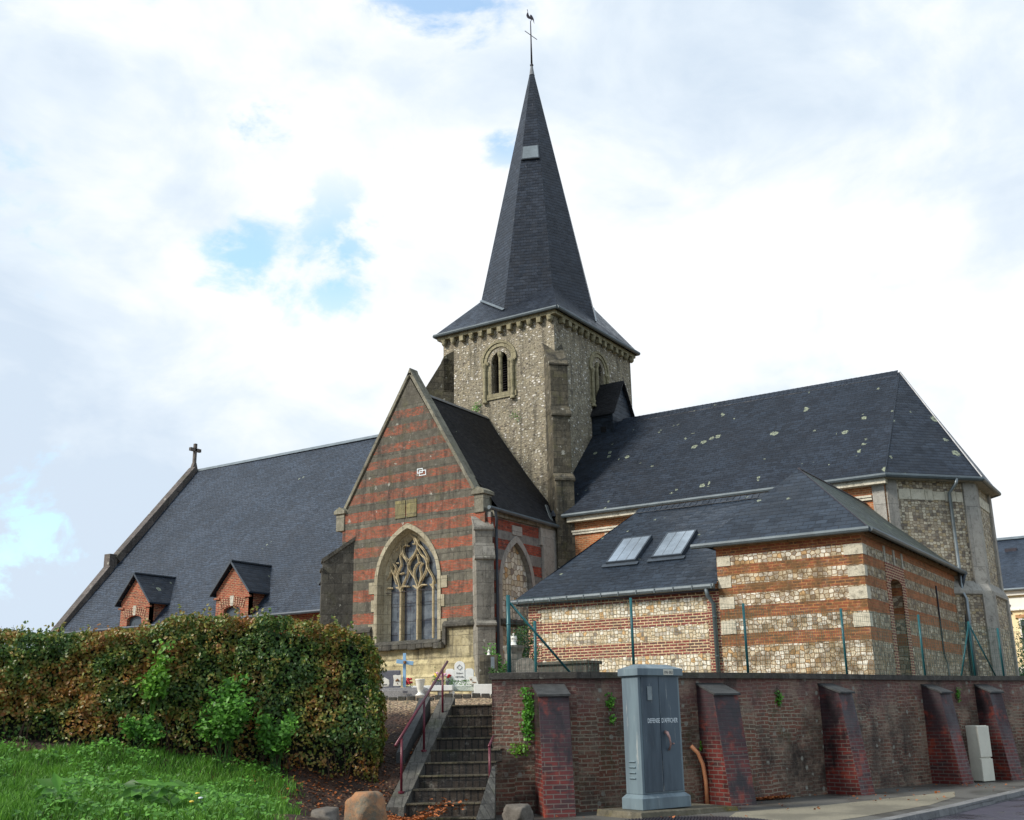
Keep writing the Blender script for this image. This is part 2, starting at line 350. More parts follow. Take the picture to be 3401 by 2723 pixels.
def mat_annex_high(name, side=False):
    m = MT(name, .85); b1, b2, b3 = (lin(158, 88, 56), lin(132, 72, 48), lin(92, 70, 54)) if not side else (lin(186, 112, 72), lin(168, 98, 62), lin(136, 88, 62))
    A = L_brick(m, b1, b2, b3, lin(172, 122, 76), .24, .075, .012, .012)
    B = L_flint(m, FL_W if not side else FL_G, lin(150, 118, 82) if not side else lin(138, 120, 94), 8.2, 9.4, .085, .55)
    col, h = bands(m, [(0, 1), (3.16, 0), (3.5, 1), (3.83, 0), (4.16, 1), (4.44, 0), (4.71, 1), (4.95, 0), (5.24, 1), (5.5, 0)], [A, B])
    f = m.rng(m.noise(3.2, 7, .75), .40, .60, 0, .8 if not side else .5); z = m.sep(m.UV)[1]; f = m.math('MULTIPLY', f, m.rng(z, 5.55, 5.2))
    col = m.mix(f, col, m.mix(m.noise(15, 4, .7), lin(120, 84, 40), lin(80, 72, 52)))
    col = weather(m, col, .25, (.06, .045, .03, 1), .15, (.10, .09, .03, 1))
    return m.fin(col, m.bump(h, .025, .7))
M['annex_high'] = mat_annex_high('annex_front_masonry'); M['annex_east'] = mat_annex_high('annex_side_masonry', True)
def mat_annex_low():
    m = MT('low_annex_masonry', .85); A = L_brick(m, lin(138, 66, 58), lin(122, 56, 52), lin(98, 74, 66), lin(214, 190, 150), .235, .076, .012, .008)
    B = L_flint(m, FL_W, lin(158, 136, 100), 9.4, 10, .085, .55)
    col, h = bands(m, [(0, 1), (3.02, 0), (3.43, 1), (3.78, 0), (4.09, 1), (4.44, 0)], [A, B], wob=.008)
    # brick quoins at both ends of the wall
    x = m.sep(m.OB)[0]
    col = weather(m, col, .15, (.08, .05, .03, 1), .08)
    return m.fin(col, m.bump(h, .02, .7))
M['annex_low'] = mat_annex_low()
def mat_brick(name, c1, c2, c3, mort, w=.235, h=.072, ms=.011, rough=.8, **k):
    m = MT(name, rough); col, hh = L_brick(m, c1, c2, c3, mort, w, h, ms); col = weather(m, col, **k)
    return m.fin(col, m.bump(m.math('ADD', hh, m.math('MULTIPLY', m.noise(25, 4, .7), .6)), .018, .8))
M['quoin_brick'] = mat_brick('quoin_brick', lin(140, 66, 58), lin(118, 54, 50), lin(98, 60, 52), lin(204, 178, 140), streak=.1, moss=.05)
M['choir_brick'] = mat_brick('choir_brick', lin(196, 118, 70), lin(176, 98, 58), lin(140, 92, 66), lin(196, 160, 116), streak=.15, moss=.1)
M['dormer_brick'] = mat_brick('dormer_brick', lin(172, 78, 54), lin(138, 58, 46), lin(96, 62, 58), lin(176, 140, 104), .22, .073, .011, streak=.3, moss=.1)
def mat_flintwall(name, cols, mort, sx, sy, ms, rnd, bands_=None, **k):
    m = MT(name, .88); col, h = L_flint(m, cols, mort, sx, sy, ms, rnd); col = weather(m, col, **k)
    return m.fin(col, m.bump(h, .03, .8))
M['apse'] = mat_flintwall('apse_flint', FL_G, lin(134, 116, 94), 8, 11, .08, .55, streak=.1, moss=.06)
def mat_tower():
    m = MT('tower_rubble', .9); nz = m.noise(4, 3, .6, col=True); uv = m.mix(.12, m.UV, nz)
    uvs = m.map(uv, (8.2, 11, 1)); v = m.vor(1, uvs, 'F1', .9, dim='2D'); s = m.sep(v.outputs['Color'])
    k = m.ramp(s[0], FL_T, 'CONSTANT'); r = m.math('ADD', .14, m.math('MULTIPLY', s[1], .34))
    f = m.rng(m.math('SUBTRACT', r, v.outputs['Distance']), -.05, .10)
    mort = m.mix(m.rng(m.noise(2.2, 6, .7), .35, .65), lin(168, 158, 134), lin(142, 134, 116))
    mort = m.mix(m.rng(m.noise(30, 4, .7), .4, .7, 0, .5), mort, lin(80, 74, 62))
    col = m.mix(f, mort, k); col = weather(m, col, .6, (.06, .055, .04, 1), .35, (.13, .12, .06, 1))
    return m.fin(col, m.bump(m.math('ADD', f, m.noise(10, 5, .7)), .05, .9))
M['tower'] = mat_tower()
def mat_stone(name, c1, c2, w=.45, h=.3, **k):
    m = MT(name, .85); col, hh = L_block(m, c1, c2, tuple(x*.5 for x in c2[:3])+(1,), w, h); col = weather(m, col, **k)
    return m.fin(col, m.bump(m.math('ADD', hh, m.math('MULTIPLY', m.noise(9, 7, .75), 2)), .02, .8))
M['butt_tower'] = mat_stone('tower_buttress_stone', lin(112, 104, 86), lin(66, 62, 52), .4, .28, streak=.9, streak_col=(.02, .02, .016, 1), moss=.4, moss_col=(.13, .12, .05, 1), white=.5)
M['butt_dark'] = mat_stone('buttress_stone', lin(96, 93, 84), lin(66, 64, 58), .5, .38, streak=.7, streak_col=(.018, .018, .018, 1), moss=.3, white=.14)
M['butt_grey'] = mat_stone('buttress_grey_stone', lin(150, 146, 136), lin(120, 116, 106), .5, .4, streak=.5, streak_col=(.05, .048, .042, 1), moss=.2, white=.2)
M['ashlar'] = mat_stone('pale_ashlar', lin(204, 200, 186), lin(178, 172, 156), .7, .3, streak=.25, streak_col=(.18, .17, .15, 1), moss=.05)
M['block'] = mat_stone('pale_corner_stone', lin(222, 216, 196), lin(190, 182, 160), 5, 3, streak=.25, streak_col=(.2, .18, .14, 1), moss=.08)
M['render'] = mat_stone('grey_render', lin(176, 172, 162), lin(150, 146, 138), 3, 2, streak=.35, streak_col=(.12, .12, .11, 1), moss=.08)
M['plinth'] = mat_stone('limestone_plinth', lin(206, 194, 150), lin(168, 154, 116), .75, .42, streak=.55, streak_col=(.10, .08, .05, 1), moss=.3, moss_col=(.17, .14, .06, 1))
M['coping'] = mat_stone('gable_coping_stone', lin(150, 146, 128), lin(112, 108, 94), .6, .9, streak=.45, streak_col=(.06, .058, .05, 1), moss=.4, moss_col=(.16, .16, .08, 1), white=.2)
M['coping_dark'] = mat_stone('west_coping_stone', lin(112, 104, 98), lin(82, 76, 72), .6, .9, streak=.5, streak_col=(.03, .028, .026, 1), moss=.2, white=.15)
M['arch'] = mat_stone('window_stone', lin(184, 176, 150), lin(148, 140, 118), .4, .35, streak=.35, streak_col=(.12, .10, .07, 1), moss=.2, moss_col=(.2, .17, .07, 1))
M['tracery'] = mat_stone('tracery_stone', lin(204, 188, 150), lin(168, 152, 120), .8, .5, streak=.35, streak_col=(.10, .08, .05, 1), moss=.1)
M['belfry'] = mat_stone('belfry_stone', lin(164, 156, 126), lin(134, 126, 98), .4, .3, streak=.35, streak_col=(.09, .085, .06, 1), moss=.35, moss_col=(.17, .16, .07, 1), white=.1)
M['zinc'] = plain('zinc', lin(132, 140, 142), .38, .18, .7, 2, .5)
M['zinc_dark'] = plain('zinc_dark', lin(66, 74, 82), .5, .2, .2, 2)
M['gutter'] = plain('gutter_metal', lin(84, 94, 98), .5, .2, .15, 2)
M['lead'] = plain('lead', lin(120, 122, 124), .5, .2, .5, 4)
M['black'] = plain('dark_void', (.006, .006, .007, 1), .9, .2)
M['iron'] = plain('iron', lin(52, 48, 54), .5, .3, .3, 5)
M['louvre'] = plain('louvre_slate', lin(46, 42, 46), .7, .3)
def glass():
    m = MT('leaded_glass', .22, .6); uv = m.UV
    n = m.brick(lin(78, 86, 92), lin(54, 60, 70), lin(20, 20, 22), .62, .5, .012, uv, off=0)
    nz = m.noise(2.6, 5, .65); c = m.mix(m.rng(nz, .4, .62, 0, .6), n.outputs['Color'], lin(112, 118, 122)); c = m.mix(m.rng(m.noise(6, 4, .6), .55, .7, 0, .5), c, lin(60, 46, 52))
    return m.fin(c, m.bump(m.noise(3, 3, .5), .03, .4))
M['glass'] = glass()
M['skyglass'] = plain('skylight_glass', lin(138, 150, 160), .12, .2, .15, .8, .7, .0)  # pale base colour stands in for the reflected sky
M['dormer_glass'] = plain('dormer_glass', lin(66, 74, 80), .25, .25, 0, 1.5)
def wallmat():
    m = MT('retaining_wall_brick', .7); col, h = L_brick(m, lin(142, 90, 72), lin(112, 72, 58), lin(106, 90, 76), lin(160, 148, 128), .235, .073, .011, .02)
    mx = m.noise(.9, 5, .65); col = m.mix(m.rng(mx, .42, .62, 0, .75), col, m.mix(m.noise(20, 3, .6), lin(96, 84, 72), lin(60, 50, 46)))
    z = m.sep(m.OB)[2]; top = m.rng(m.math('ADD', z, m.math('MULTIPLY', m.noise(1.4, 3, .6), 1.2)), 2.1, 2.5); col = m.mix(m.math('MULTIPLY', top, .5), col, lin(122, 82, 80))
    dk = m.noise(1.1, 6, .7, m.map(m.OB, (1, 1, .7), (4, 9, 2))); col = m.mix(m.rng(m.noise(1.6, 6, .72, m.map(m.OB, (1, 1, 1.4), (9, 2, 4))), .48, .66, 0, .6), col, lin(160, 140, 120)); col = m.mix(m.rng(dk, .50, .68, 0, .85), col, (.016, .014, .012, 1))
    col = m.mix(m.rng(m.noise(2.1, 6, .7, m.map(m.OB, (1, 1, 1), (1, 2, 9))), .56, .68, 0, .5), col, (.05, .06, .02, 1))
    v = m.vor(5.5, m.OB); d = m.math('ADD', v.outputs['Distance'], m.math('MULTIPLY', m.math('SUBTRACT', m.noise(30, 4, .7), .5), .35)); s = m.sep(v.outputs['Color'])
    f = m.math('MULTIPLY', m.rng(d, .26, .18), m.math('GREATER_THAN', s[0], .5)); f = m.math('MULTIPLY', f, m.rng(m.noise(.8, 2, .5), .42, .55)); col = m.mix(f, col, lin(150, 148, 136))
    return m.fin(col, m.bump(m.math('ADD', h, m.math('MULTIPLY', m.noise(16, 6, .7), 1.6)), .03, .9), m.rng(dk, .4, .65, .8, .35))
M['rwall'] = wallmat()
def buttmat():
    m = MT('buttress_brick', .55, .5); col, h = L_brick(m, lin(112, 38, 30), lin(84, 28, 27), lin(56, 32, 33), lin(104, 92, 84), .235, .073, .009, .006)
    z = m.sep(m.OB)[2]; n = m.noise(1.3, 5, .65); hi = m.rng(m.math('ADD', z, m.math('MULTIPLY', n, 1.6)), 1.5, 2.3); col = m.mix(m.math('MULTIPLY', hi, .85), col, lin(46, 36, 42))
    col = m.mix(m.rng(m.noise(2.3, 5, .6), .54, .7, 0, .6), col, m.mix(h, lin(160, 62, 34), lin(116, 58, 40)))
    dk = m.noise(1.7, 5, .65, m.map(m.OB, (1, 1, .5), (3, 1, 5))); col = m.mix(m.rng(dk, .52, .66, 0, .9), col, (.008, .006, .008, 1))
    return m.fin(col, m.bump(h, .015, .8), m.rng(dk, .4, .6, .65, .38))
M['bbrick'] = buttmat()
M['capstone'] = plain('cap_stone', lin(62, 63, 62), .7, .35, 0, 7, .4, .012)
M['wallcope'] = mat_stone('wall_coping', lin(92, 88, 80), lin(66, 62, 58), 1.2, .5, streak=.5, streak_col=(.03, .028, .026, 1), moss=.3, white=.1)
def stepmat():
    m = MT('step_brick', .6); n = m.brick(lin(66, 56, 46), lin(46, 39, 33), lin(22, 20, 17), .11, .6, .012, m.UV, off=0)
    c = weather(m, n.outputs['Color'], .6, (.01, .01, .01, 1), .5, (.035, .035, .015, 1)); return m.fin(c, m.bump(m.noise(14, 6, .7), .02, .8))
M['step'] = stepmat()
M['ramp'] = mat_stone('stair_cheek_stone', lin(100, 98, 90), lin(72, 70, 66), .12, .5, streak=.4, streak_col=(.05, .045, .04, 1), moss=.4, moss_col=(.06, .07, .02, 1))
M['cabinet'] = None
def cabmat(name, a, b, st):
    m = MT(name, .4, .5); n = m.noise(1.5, 5, .6, m.map(m.OB, (3, 3, .5))); c = m.mix(m.rng(n, .4, .66), a, b)
    f = m.noise(2.5, 5, .7, m.map(m.OB, (5, 5, .6), (3, 3, 3))); c = m.mix(m.rng(f, .6, .72, 0, st), c, lin(176, 178, 172))
    r = m.noise(6, 5, .7); c = m.mix(m.rng(r, .68, .76, 0, .6), c, lin(120, 70, 60)); z = m.sep(m.OB)[2]
    return m.fin(c, m.bump(m.noise(1.6, 2, .5), .01, .3), m.rng(n, .3, .7, .3, .55))
M['cab_side'] = cabmat('cabinet_paint', lin(112, 128, 134), lin(92, 106, 114), .6)
M['cab_door'] = cabmat('cabinet_door_paint', lin(78, 92, 102), lin(60, 72, 82), .55)
M['white_paint'] = plain('white_plastic', lin(216, 212, 194), .45, .06, 0, 3)
M['stencil'] = plain('stencil_paint', lin(222, 230, 232), .6, .12, 0, 30)
M['green_metal'] = plain('green_coated_metal', lin(32, 88, 92), .38, .12, .1, 3)
M['step_edge'] = mat_stone('worn_step_edge', lin(112, 104, 84), lin(72, 66, 54), .11, .5, streak=.6, streak_col=(.02, .02, .015, 1), moss=.5)
M['wire'] = plain('fence_wire', lin(58, 92, 82), .5, .1, .2)
M['red_metal'] = plain('maroon_paint', lin(92, 34, 46), .35, .2, .1, 8)
M['orange_pipe'] = plain('orange_conduit', lin(206, 140, 98), .5, .1, 0, 6)
M['granite'] = None
m = MT('granite', .35); v = m.vor(70, m.OB); M['granite'] = m.fin(m.mix(m.rng(m.noise(60, 3, .7), .35, .65), lin(120, 120, 122), lin(170, 168, 166)))
M['granite_dark'] = plain('granite_dark', lin(98, 98, 104), .3, .2, 0, 40)
M['marble'] = plain('white_marble', lin(224, 224, 218), .35, .07, 0, 5)
M['plaster'] = plain('white_ceramic', lin(222, 220, 208), .3, .08, 0, 9)
M['blue_paint'] = plain('pale_blue_paint', lin(138, 176, 206), .45, .08, 0, 7)
M['ink'] = plain('engraving', lin(110, 108, 108), .7, .1)
M['brown_pic'] = plain('bronze_motif', lin(120, 84, 50), .6, .3, 0, 30)
M['flower_red'] = plain('red_petals', lin(180, 26, 38), .6, .3, 0, 20)
M['flower_pink'] = plain('pink_petals', lin(222, 170, 190), .6, .2, 0, 20)
M['flower_yellow'] = plain('yellow_petals', lin(220, 190, 70), .6, .2, 0, 20)
M['cream_wall'] = plain('cream_render', lin(236, 214, 168), .85, .05, 0, .6)
M['white_trim'] = plain('white_trim', lin(232, 228, 216), .7, .05)
def gravel():
    m = MT('gravel', .9); v = m.vor(28, m.OB); s = m.sep(v.outputs['Color'])
    c = m.ramp(s[0], [(0, lin(150, 124, 98)), (.3, lin(120, 100, 82)), (.55, lin(176, 156, 126)), (.8, lin(92, 78, 66))], 'CONSTANT')
    c = m.mix(m.rng(m.noise(1.1, 5, .7), .5, .7, 0, .6), c, lin(96, 100, 50)); return m.fin(c, m.bump(v.outputs['Distance'], .03, .8))
M['gravel'] = gravel()
def earth():
    m = MT('bank_earth', .95); n = m.noise(2.2, 7, .7); c = m.mix(m.rng(n, .35, .65), lin(74, 52, 40), lin(46, 36, 29))
    v = m.vor(16, m.OB); s = m.sep(v.outputs['Color'])[0]; c = m.mix(m.math('MULTIPLY', m.math('GREATER_THAN', s, .86), m.rng(v.outputs['Distance'], .4, .25)), c, lin(140, 116, 84))
    xyz = m.sep(m.OB); up = m.rng(m.math('ADD', xyz[2], m.math('MULTIPLY', m.noise(1.3, 4, .6), .6)), 1.85, 2.15)
    g = m.vor(30, m.OB); gs = m.sep(g.outputs['Color'])[0]; gr = m.ramp(gs, [(0, lin(156, 132, 104)), (.3, lin(120, 100, 80)), (.55, lin(182, 162, 132)), (.8, lin(98, 84, 70))], 'CONSTANT')
    gr = m.mix(m.rng(m.noise(1.1, 5, .7), .5, .7, 0, .5), gr, lin(110, 108, 56)); c = m.mix(up, c, gr)
    return m.fin(c, m.bump(m.math('ADD', n, v.outputs['Distance']), .06, .9))
M['earth'] = earth()
def asphalt(name, base, wet, patch=None):
    m = MT(name, .6, .5); v = m.noise(70, 3, .7); c = m.mix(m.rng(v, .35, .65), tuple(x*.65 for x in base[:3])+(1,), tuple(x*1.4 for x in base[:3])+(1,))
    n = m.noise(.7, 6, .65); c = m.mix(m.rng(n, .45, .6, 0, .7), c, tuple(x*.55 for x in base[:3])+(1,))
    c = m.mix(m.rng(m.noise(1.5, 5, .7, m.map(m.OB, (1, 1, 1), (5, 5, 0))), .56, .7, 0, .35), c, lin(84, 82, 58))
    return m.fin(c, m.bump(v, .006, .6), m.rng(n, .42, .6, .75, wet))
M['asphalt'] = asphalt('wet_asphalt', lin(58, 54, 66), .12)
M['pavement'] = asphalt('pavement_asphalt', lin(86, 84, 78), .35)
M['patch'] = asphalt('pavement_patch', lin(128, 122, 104), .6)
M['kerb'] = mat_stone('kerb_stone', lin(134, 134, 132), lin(110, 110, 110), 1.0, .5, streak=.2, moss=.1)
M['ground'] = plain('far_ground', lin(70, 74, 50), .95, .3, 0, .5)
def rockmat():
    m = MT('boulder_rock', .8); n = m.noise(3, 7, .7); c = m.mix(m.rng(n, .35, .6), lin(160, 112, 76), lin(112, 104, 88)); c = m.mix(m.rng(m.noise(8, 5, .7), .5, .65, 0, .5), c, lin(176, 128, 84))
    return m.fin(c, m.bump(n, .06, .9))
M['rock'] = rockmat(); M['rock_grey'] = plain('grey_rock', lin(98, 92, 84), .85, .3, 0, 5, .3, .02)
def leafmat(name, stops, sc=.9, rough=.5, trans=.25, ns=(.32, .68)):
    m = MT(name, rough, .35); a = N(m.t, 'ShaderNodeAttribute', attribute_name='rnd'); z = a.outputs['Fac']
    n = m.noise(sc, 4, .6); v = m.math('ADD', m.math('MULTIPLY', m.rng(n, ns[0], ns[1]), .62), m.math('MULTIPLY', z, .38)); c = m.ramp(v, stops)
    m.b.inputs['Roughness'].default_value = rough
    c = m.mix(.5, c, m.mix(m.math('FRACT', m.math('MULTIPLY', z, 17.3)), tuple(x*.35 for x in stops[0][1][:3])+(1,), tuple(min(1, x*1.5) for x in stops[2 if len(stops) > 2 else 1][1][:3])+(1,)))
    m.fin(c); tr = N(m.t, 'ShaderNodeBsdfTranslucent'); m.L(c, tr.inputs[0]); mx = N(m.t, 'ShaderNodeMixShader'); mx.inputs[0].default_value = trans
    m.L(m.b.outputs[0], mx.inputs[1]); m.L(tr.outputs[0], mx.inputs[2]); m.L(mx.outputs[0], m.out.inputs[0]); return m.m
M['hedge_leaf'] = leafmat('beech_hedge_leaf', [(0, lin(50, 84, 44)), (1, lin(206, 116, 54)), (.26, lin(74, 104, 46)), (.42, lin(124, 134, 54)), (.56, lin(176, 156, 74)), (.74, lin(184, 106, 52))], 1.4, .4)
M['nettle'] = leafmat('nettle_leaf', [(0, lin(44, 92, 30)), (1, lin(104, 160, 58))], 3, .5, .3)
M['sapling'] = leafmat('bright_leaf', [(0, lin(70, 128, 40)), (1, lin(118, 164, 56))], 3, .5, .3)
M['ivy'] = leafmat('ivy_leaf', [(0, lin(44, 100, 30)), (1, lin(96, 156, 48))], 3, .45, .25)
M['grass'] = leafmat('grass_blade', [(0, lin(44, 96, 28)), (1, lin(104, 154, 50))], 1.3, .55, .3)
M['dead'] = leafmat('fallen_leaf', [(0, lin(110, 58, 36)), (1, lin(176, 104, 52))], 5, .6, .1)
M['tree'] = leafmat('tree_leaf', [(0, lin(30, 64, 34)), (1, lin(70, 106, 44))], 1.2, .5, .25)
M['twig'] = plain('twig', lin(70, 54, 42), .9, .3)
M['core'] = plain('hedge_shade', (.010, .012, .007, 1), 1, .3)  # near-black colour carries the shade between the leaves
def piecebuild(mb, name, mats, parent, bevel=0):
    """every separate piece of mb becomes a part of its own"""
    par = list(range(len(mb.v)))
    def fd(a):
        while par[a] != a: par[a] = par[par[a]]; a = par[a]
        return a
    for f in mb.f:
        for k in f[1:]: par[fd(k)] = fd(f[0])
    gr = {}
    for f in mb.f: gr.setdefault(fd(f[0]), []).append(f)
    for fs in gr.values():
        ids = sorted({i for f in fs for i in f}); mp = {i: k for k, i in enumerate(ids)}; q = MB().mesh([mb.v[i] for i in ids], [tuple(mp[i] for i in f) for f in fs]); q.build(name, mats, parent, bevel=bevel)
# ------------------------------------------------------------------ ground
WALL = [(-10.72, 15.98), (-9.62, 16.95), (-8.62, 18.7), (-7.75, 20.4), (-7.08, 22.2), (-6.5, 24.2), (-5.88, 26.1), (-5.12, 27.8), (-4.4, 29.3), (-3.2, 31.8), (-1.2, 35.6)]
CTRL = [(-16.1, 10.5, 1.33), (-13.77, 11.95, .98), (-12.8, 13.2, .8), (-11.95, 14.2, .6), (-11.2, 14.0, .3),
        (0, 0, 0), (0, 8, 0), (-4, 6, 0), (-7, 6, .1), (-5, 10, -.02), (-8.3, 12.6, .0), (-10.4, 12.9, .08), (-11.0, 13.6, .12), (-11.75, 15.3, .98), (-12.35, 16.7, 1.72),
        (-12.5, 17.9, 1.80), (-14.2, 17.9, 1.90), (-12.7, 18.9, 1.92), (-14.2, 20, 1.98), (-13.0, 15.9, 1.5), (-14.5, 15.3, 1.75), (-17, 14, 1.95), (-20, 12, 2.0), (-16, 20, 2.02),
        (-20, 20, 2.1), (-15, 24, 2.08), (-12, 24, 2.1), (-9, 24, 2.1), (-25, 28, 2.3), (-10.6, 18.6, 2.05), (-9, 21.5, 2.1), (-7, 28, 2.1), (-6, 32, 2.1), (-4, 38, 2.1), (-22, 9, 1.7),
        (-40, 25, 2.3), (-60, 20, 2.3), (-45, 50, 2.4), (0, 60, 2.0), (-20, 2, 1.0), (-12, 3, .35), (-30, -10, .8), (-10, -12, 0), (20, 70, 2)]
for px, D in ((0, 10), (500, 10.6), (900, 11.6), (1150, 12.8)): CTRL.append(tuple(at(px, 2723, D)))
CT = np.array(CTRL, float)
def _solve():
    n = len(CT); A = np.zeros((n+3, n+3)); d = np.hypot(CT[:, None, 0]-CT[None, :, 0], CT[:, None, 1]-CT[None, :, 1]); A[:n, :n] = -d
    A[:n, n] = 1; A[:n, n+1:n+3] = CT[:, :2]; A[n, :n] = 1; A[n+1:, :n] = CT[:, :2].T
    return np.linalg.solve(A+np.diag([1e-3]*n+[0]*3), np.r_[CT[:, 2], 0, 0, 0])
TW = _solve()
def tz(x, y):
    x = np.atleast_1d(np.asarray(x, float)); y = np.atleast_1d(np.asarray(y, float)); n = len(CT)
    d = np.hypot(x[:, None]-CT[None, :, 0], y[:, None]-CT[None, :, 1])
    z = -d@TW[:n]+TW[n]+TW[n+1]*x+TW[n+2]*y
    return z+.035*np.sin(x*3.1+1.3*np.sin(y*2.3))*np.cos(y*2.7)+.02*np.sin(x*7.3+y*5.1)
Q = [(-9.9, 12.9), (-11.02, 13.5), (-12.2, 16.85), (-11.5, 17.35), (-10.85, 16.1)]+[(a-.12, b+.1) for a, b in WALL[1:]]+[(30, 90), (90, 40), (60, -60), (-3, -60), (-4, 8)]
def inside(x, y, poly):
    c = False; n = len(poly)
    for i in range(n):
        x1, y1 = poly[i]; x2, y2 = poly[(i+1) % n]
        if (y1 > y) != (y2 > y) and x < (x2-x1)*(y-y1)/(y2-y1)+x1: c = not c
    return c
def terrain():
    xs = np.r_[np.arange(-200, -60, 14), np.arange(-60, -24, 2.5), np.arange(-24, -3, .22), np.arange(-3, 60, 3)]
    ys = np.r_[np.arange(-60, 2, 5), np.arange(2, 30, .22), np.arange(30, 60, 1.5), np.arange(60, 240, 15)]
    X, Y = np.meshgrid(xs, ys); Z = tz(X.ravel(), Y.ravel()).reshape(X.shape); Z = np.clip(Z, -.4, 3.2)
    mb = MB(); mb.v = list(zip(X.ravel(), Y.ravel(), Z.ravel())); nx = len(xs)
    for j in range(len(ys)-1):
        for i in range(nx-1):
            cx, cy = (xs[i]+xs[i+1])/2, (ys[j]+ys[j+1])/2
            if not inside(cx, cy, Q): mb.f.append((j*nx+i, j*nx+i+1, (j+1)*nx+i+1, (j+1)*nx+i)); mb.m.append(0)
    mb.fix = False; mb.build('churchyard_ground', M['earth'], smooth=True, kind='structure')
terrain()
mb = MB().quad((-1500, -600, -.16), (1500, -600, -.16), (1500, 2500, -.16), (-1500, 2500, -.16)); mb.build('ground', M['ground'], kind='structure')
KERB = [(-7.0, 3), (-6.2, 9), (-5.45, 14), (-4.8, 17.5), (-4.45, 20.1), (-4.25, 22.3), (-3.9, 25.7), (-3.2, 29), (-1.9, 33), (0, 38)]
def offs(pts, d):
    o = []
    for i, p in enumerate(pts):
        a = pts[max(i-1, 0)]; b = pts[min(i+1, len(pts)-1)]; t = np.array(b, float)-a; t /= np.linalg.norm(t); o.append((p[0]+d*t[1], p[1]-d*t[0]))
    return o
mb = MB()
for i in range(len(KERB)-1):
    a, b = KERB[i], KERB[i+1]; mb.quad((a[0], a[1], 0), (b[0], b[1], 0), (b[0]-9, b[1]+1, 0), (a[0]-9, a[1]+1, 0))
mb.build('pavement', M['pavement'], kind='structure')
KO = offs(KERB, .2); mb = MB()
for i in range(len(KERB)-1):
    a, b, c, d = KERB[i], KERB[i+1], KO[i+1], KO[i]; mb.quad((*a, .004), (*b, .004), (*c, .004), (*d, .004)); mb.quad((*d, .004), (*c, .004), (c[0]+.02, c[1], -.11), (d[0]+.02, d[1], -.11))
mb.build('kerb', M['kerb'], kind='structure')
mb = MB(); KR = offs(KERB, .21)
for i in range(len(KERB)-1): a, b = KR[i], KR[i+1]; mb.quad((*a, -.1), (a[0]+9, a[1]-2, -.1), (b[0]+9, b[1]-2, -.1), (*b, -.1))
mb.build('road', M['asphalt'], kind='structure')
# a lighter tarred patch of the pavement
pp = [(-7.2, 17.8), (-6.3, 19.6), (-5.6, 21.8), (-5.0, 23.6), (-4.7, 22.2), (-4.7, 20.2), (-5.1, 17.8), (-5.6, 15.6), (-6.8, 16.3)]
MB().poly(*[(a, b, .004) for a, b in pp]).build('pavement_patch', M['patch'], kind='structure')
# ribbed cast cover let into the pavement
mb = MB(); c = np.array((-6.95, 15.55)); mb.lathe((c[0], c[1], .002), [(1.32, 0), (1.32, .008), (1.28, .01)], 40)
for k in range(-26, 27):
    x = k*.048; L = math.sqrt(max(0, 1.25**2-x*x)); mb.obox((c[0]+x*.93, c[1]+x*.36, .018), (.93, .36, 0), (-.36, .93, 0), .022, 2*L, .016)
mb.build('pavement_cover', M['iron'], label='dark ribbed round cover set in the pavement in front of the grey cabinet', cat='manhole cover')

# ------------------------------------------------------------------ retaining wall
def wpt(s):
    for i in range(len(WALL)-1):
        a, b = np.array(WALL[i]), np.array(WALL[i+1]); L = np.linalg.norm(b-a)
        if s <= L or i == len(WALL)-2: t = (b-a)/L; return a+t*s, t
        s -= L
CL = np.array([0]); 
def wlen(p):                       # arc length of the wall point nearest to p
    best = (1e9, 0); s0 = 0; p = np.array(p[:2], float)
    for i in range(len(WALL)-1):
        a, b = np.array(WALL[i]), np.array(WALL[i+1]); L = np.linalg.norm(b-a); t = (b-a)/L; u = min(max((p-a)@t, 0), L); d = np.linalg.norm(a+t*u-p)
        if d < best[0]: best = (d, s0+u)
        s0 += L
    return best[1]
TOPZ = 2.2
rw = empty('retaining_wall', (-7.75, 20.6, 0), 'long brown brick retaining wall with sloping buttresses along the pavement', 'wall')
inn = offs(WALL, -.42); mb = MB()
RET = [(-11.32, 17.3), (-12.3, 19.2)]     # short return along the stairs
front = [(-12.3, 19.2), (-11.32, 17.3)]+WALL
back = [(-11.9, 19.4), (-10.95, 17.5), (-10.3, 16.35)]+inn[1:]
for i in range(len(front)-1):
    a, b, c, d = front[i], front[i+1], back[min(i+1, len(back)-1)], back[i]
    # outer face in short lengths, each course slightly uneven
    n = max(1, int(np.hypot(b[0]-a[0], b[1]-a[1])/.35)); m_ = 7
    P = [[None]*(m_+1) for _ in range(n+1)]
    for q in range(n+1):
        for r_ in range(m_+1):
            x = a[0]+(b[0]-a[0])*q/n; y = a[1]+(b[1]-a[1])*q/n; z = -.05+(TOPZ+.05)*r_/m_; t = np.array((b[0]-a[0], b[1]-a[1])); t = t/np.linalg.norm(t)
            k = .022*mnoise.noise(Vector((x*.9, y*.9, z*1.1))) if 0 < r_ < m_ else 0
            P[q][r_] = (x+k*t[1], y-k*t[0], z)
    for q in range(n):
        for r_ in range(m_): mb.quad(P[q][r_], P[q+1][r_], P[q+1][r_+1], P[q][r_+1])
    mb.quad((*d, TOPZ), (*c, TOPZ), (*c, 0), (*d, 0))
mb.build('brick_face', M['rwall'], rw, smooth=False)
oc = offs(front, .07); ic = offs(back, -.05); mb = MB()
for i in range(len(front)-1):
    a, b, c, d = oc[i], oc[i+1], ic[i+1], ic[i]; z0, z1 = TOPZ-.02, TOPZ+.085
    mb.quad((*a, z1), (*b, z1), (*c, z1+.015), (*d, z1+.015)); mb.quad((*a, z0), (*b, z0), (*b, z1), (*a, z1)); mb.quad((*a, z0), (*d, z0), (*c, z0), (*b, z0)); mb.quad((*d, z0), (*d, z1), (*c, z1), (*c, z0))
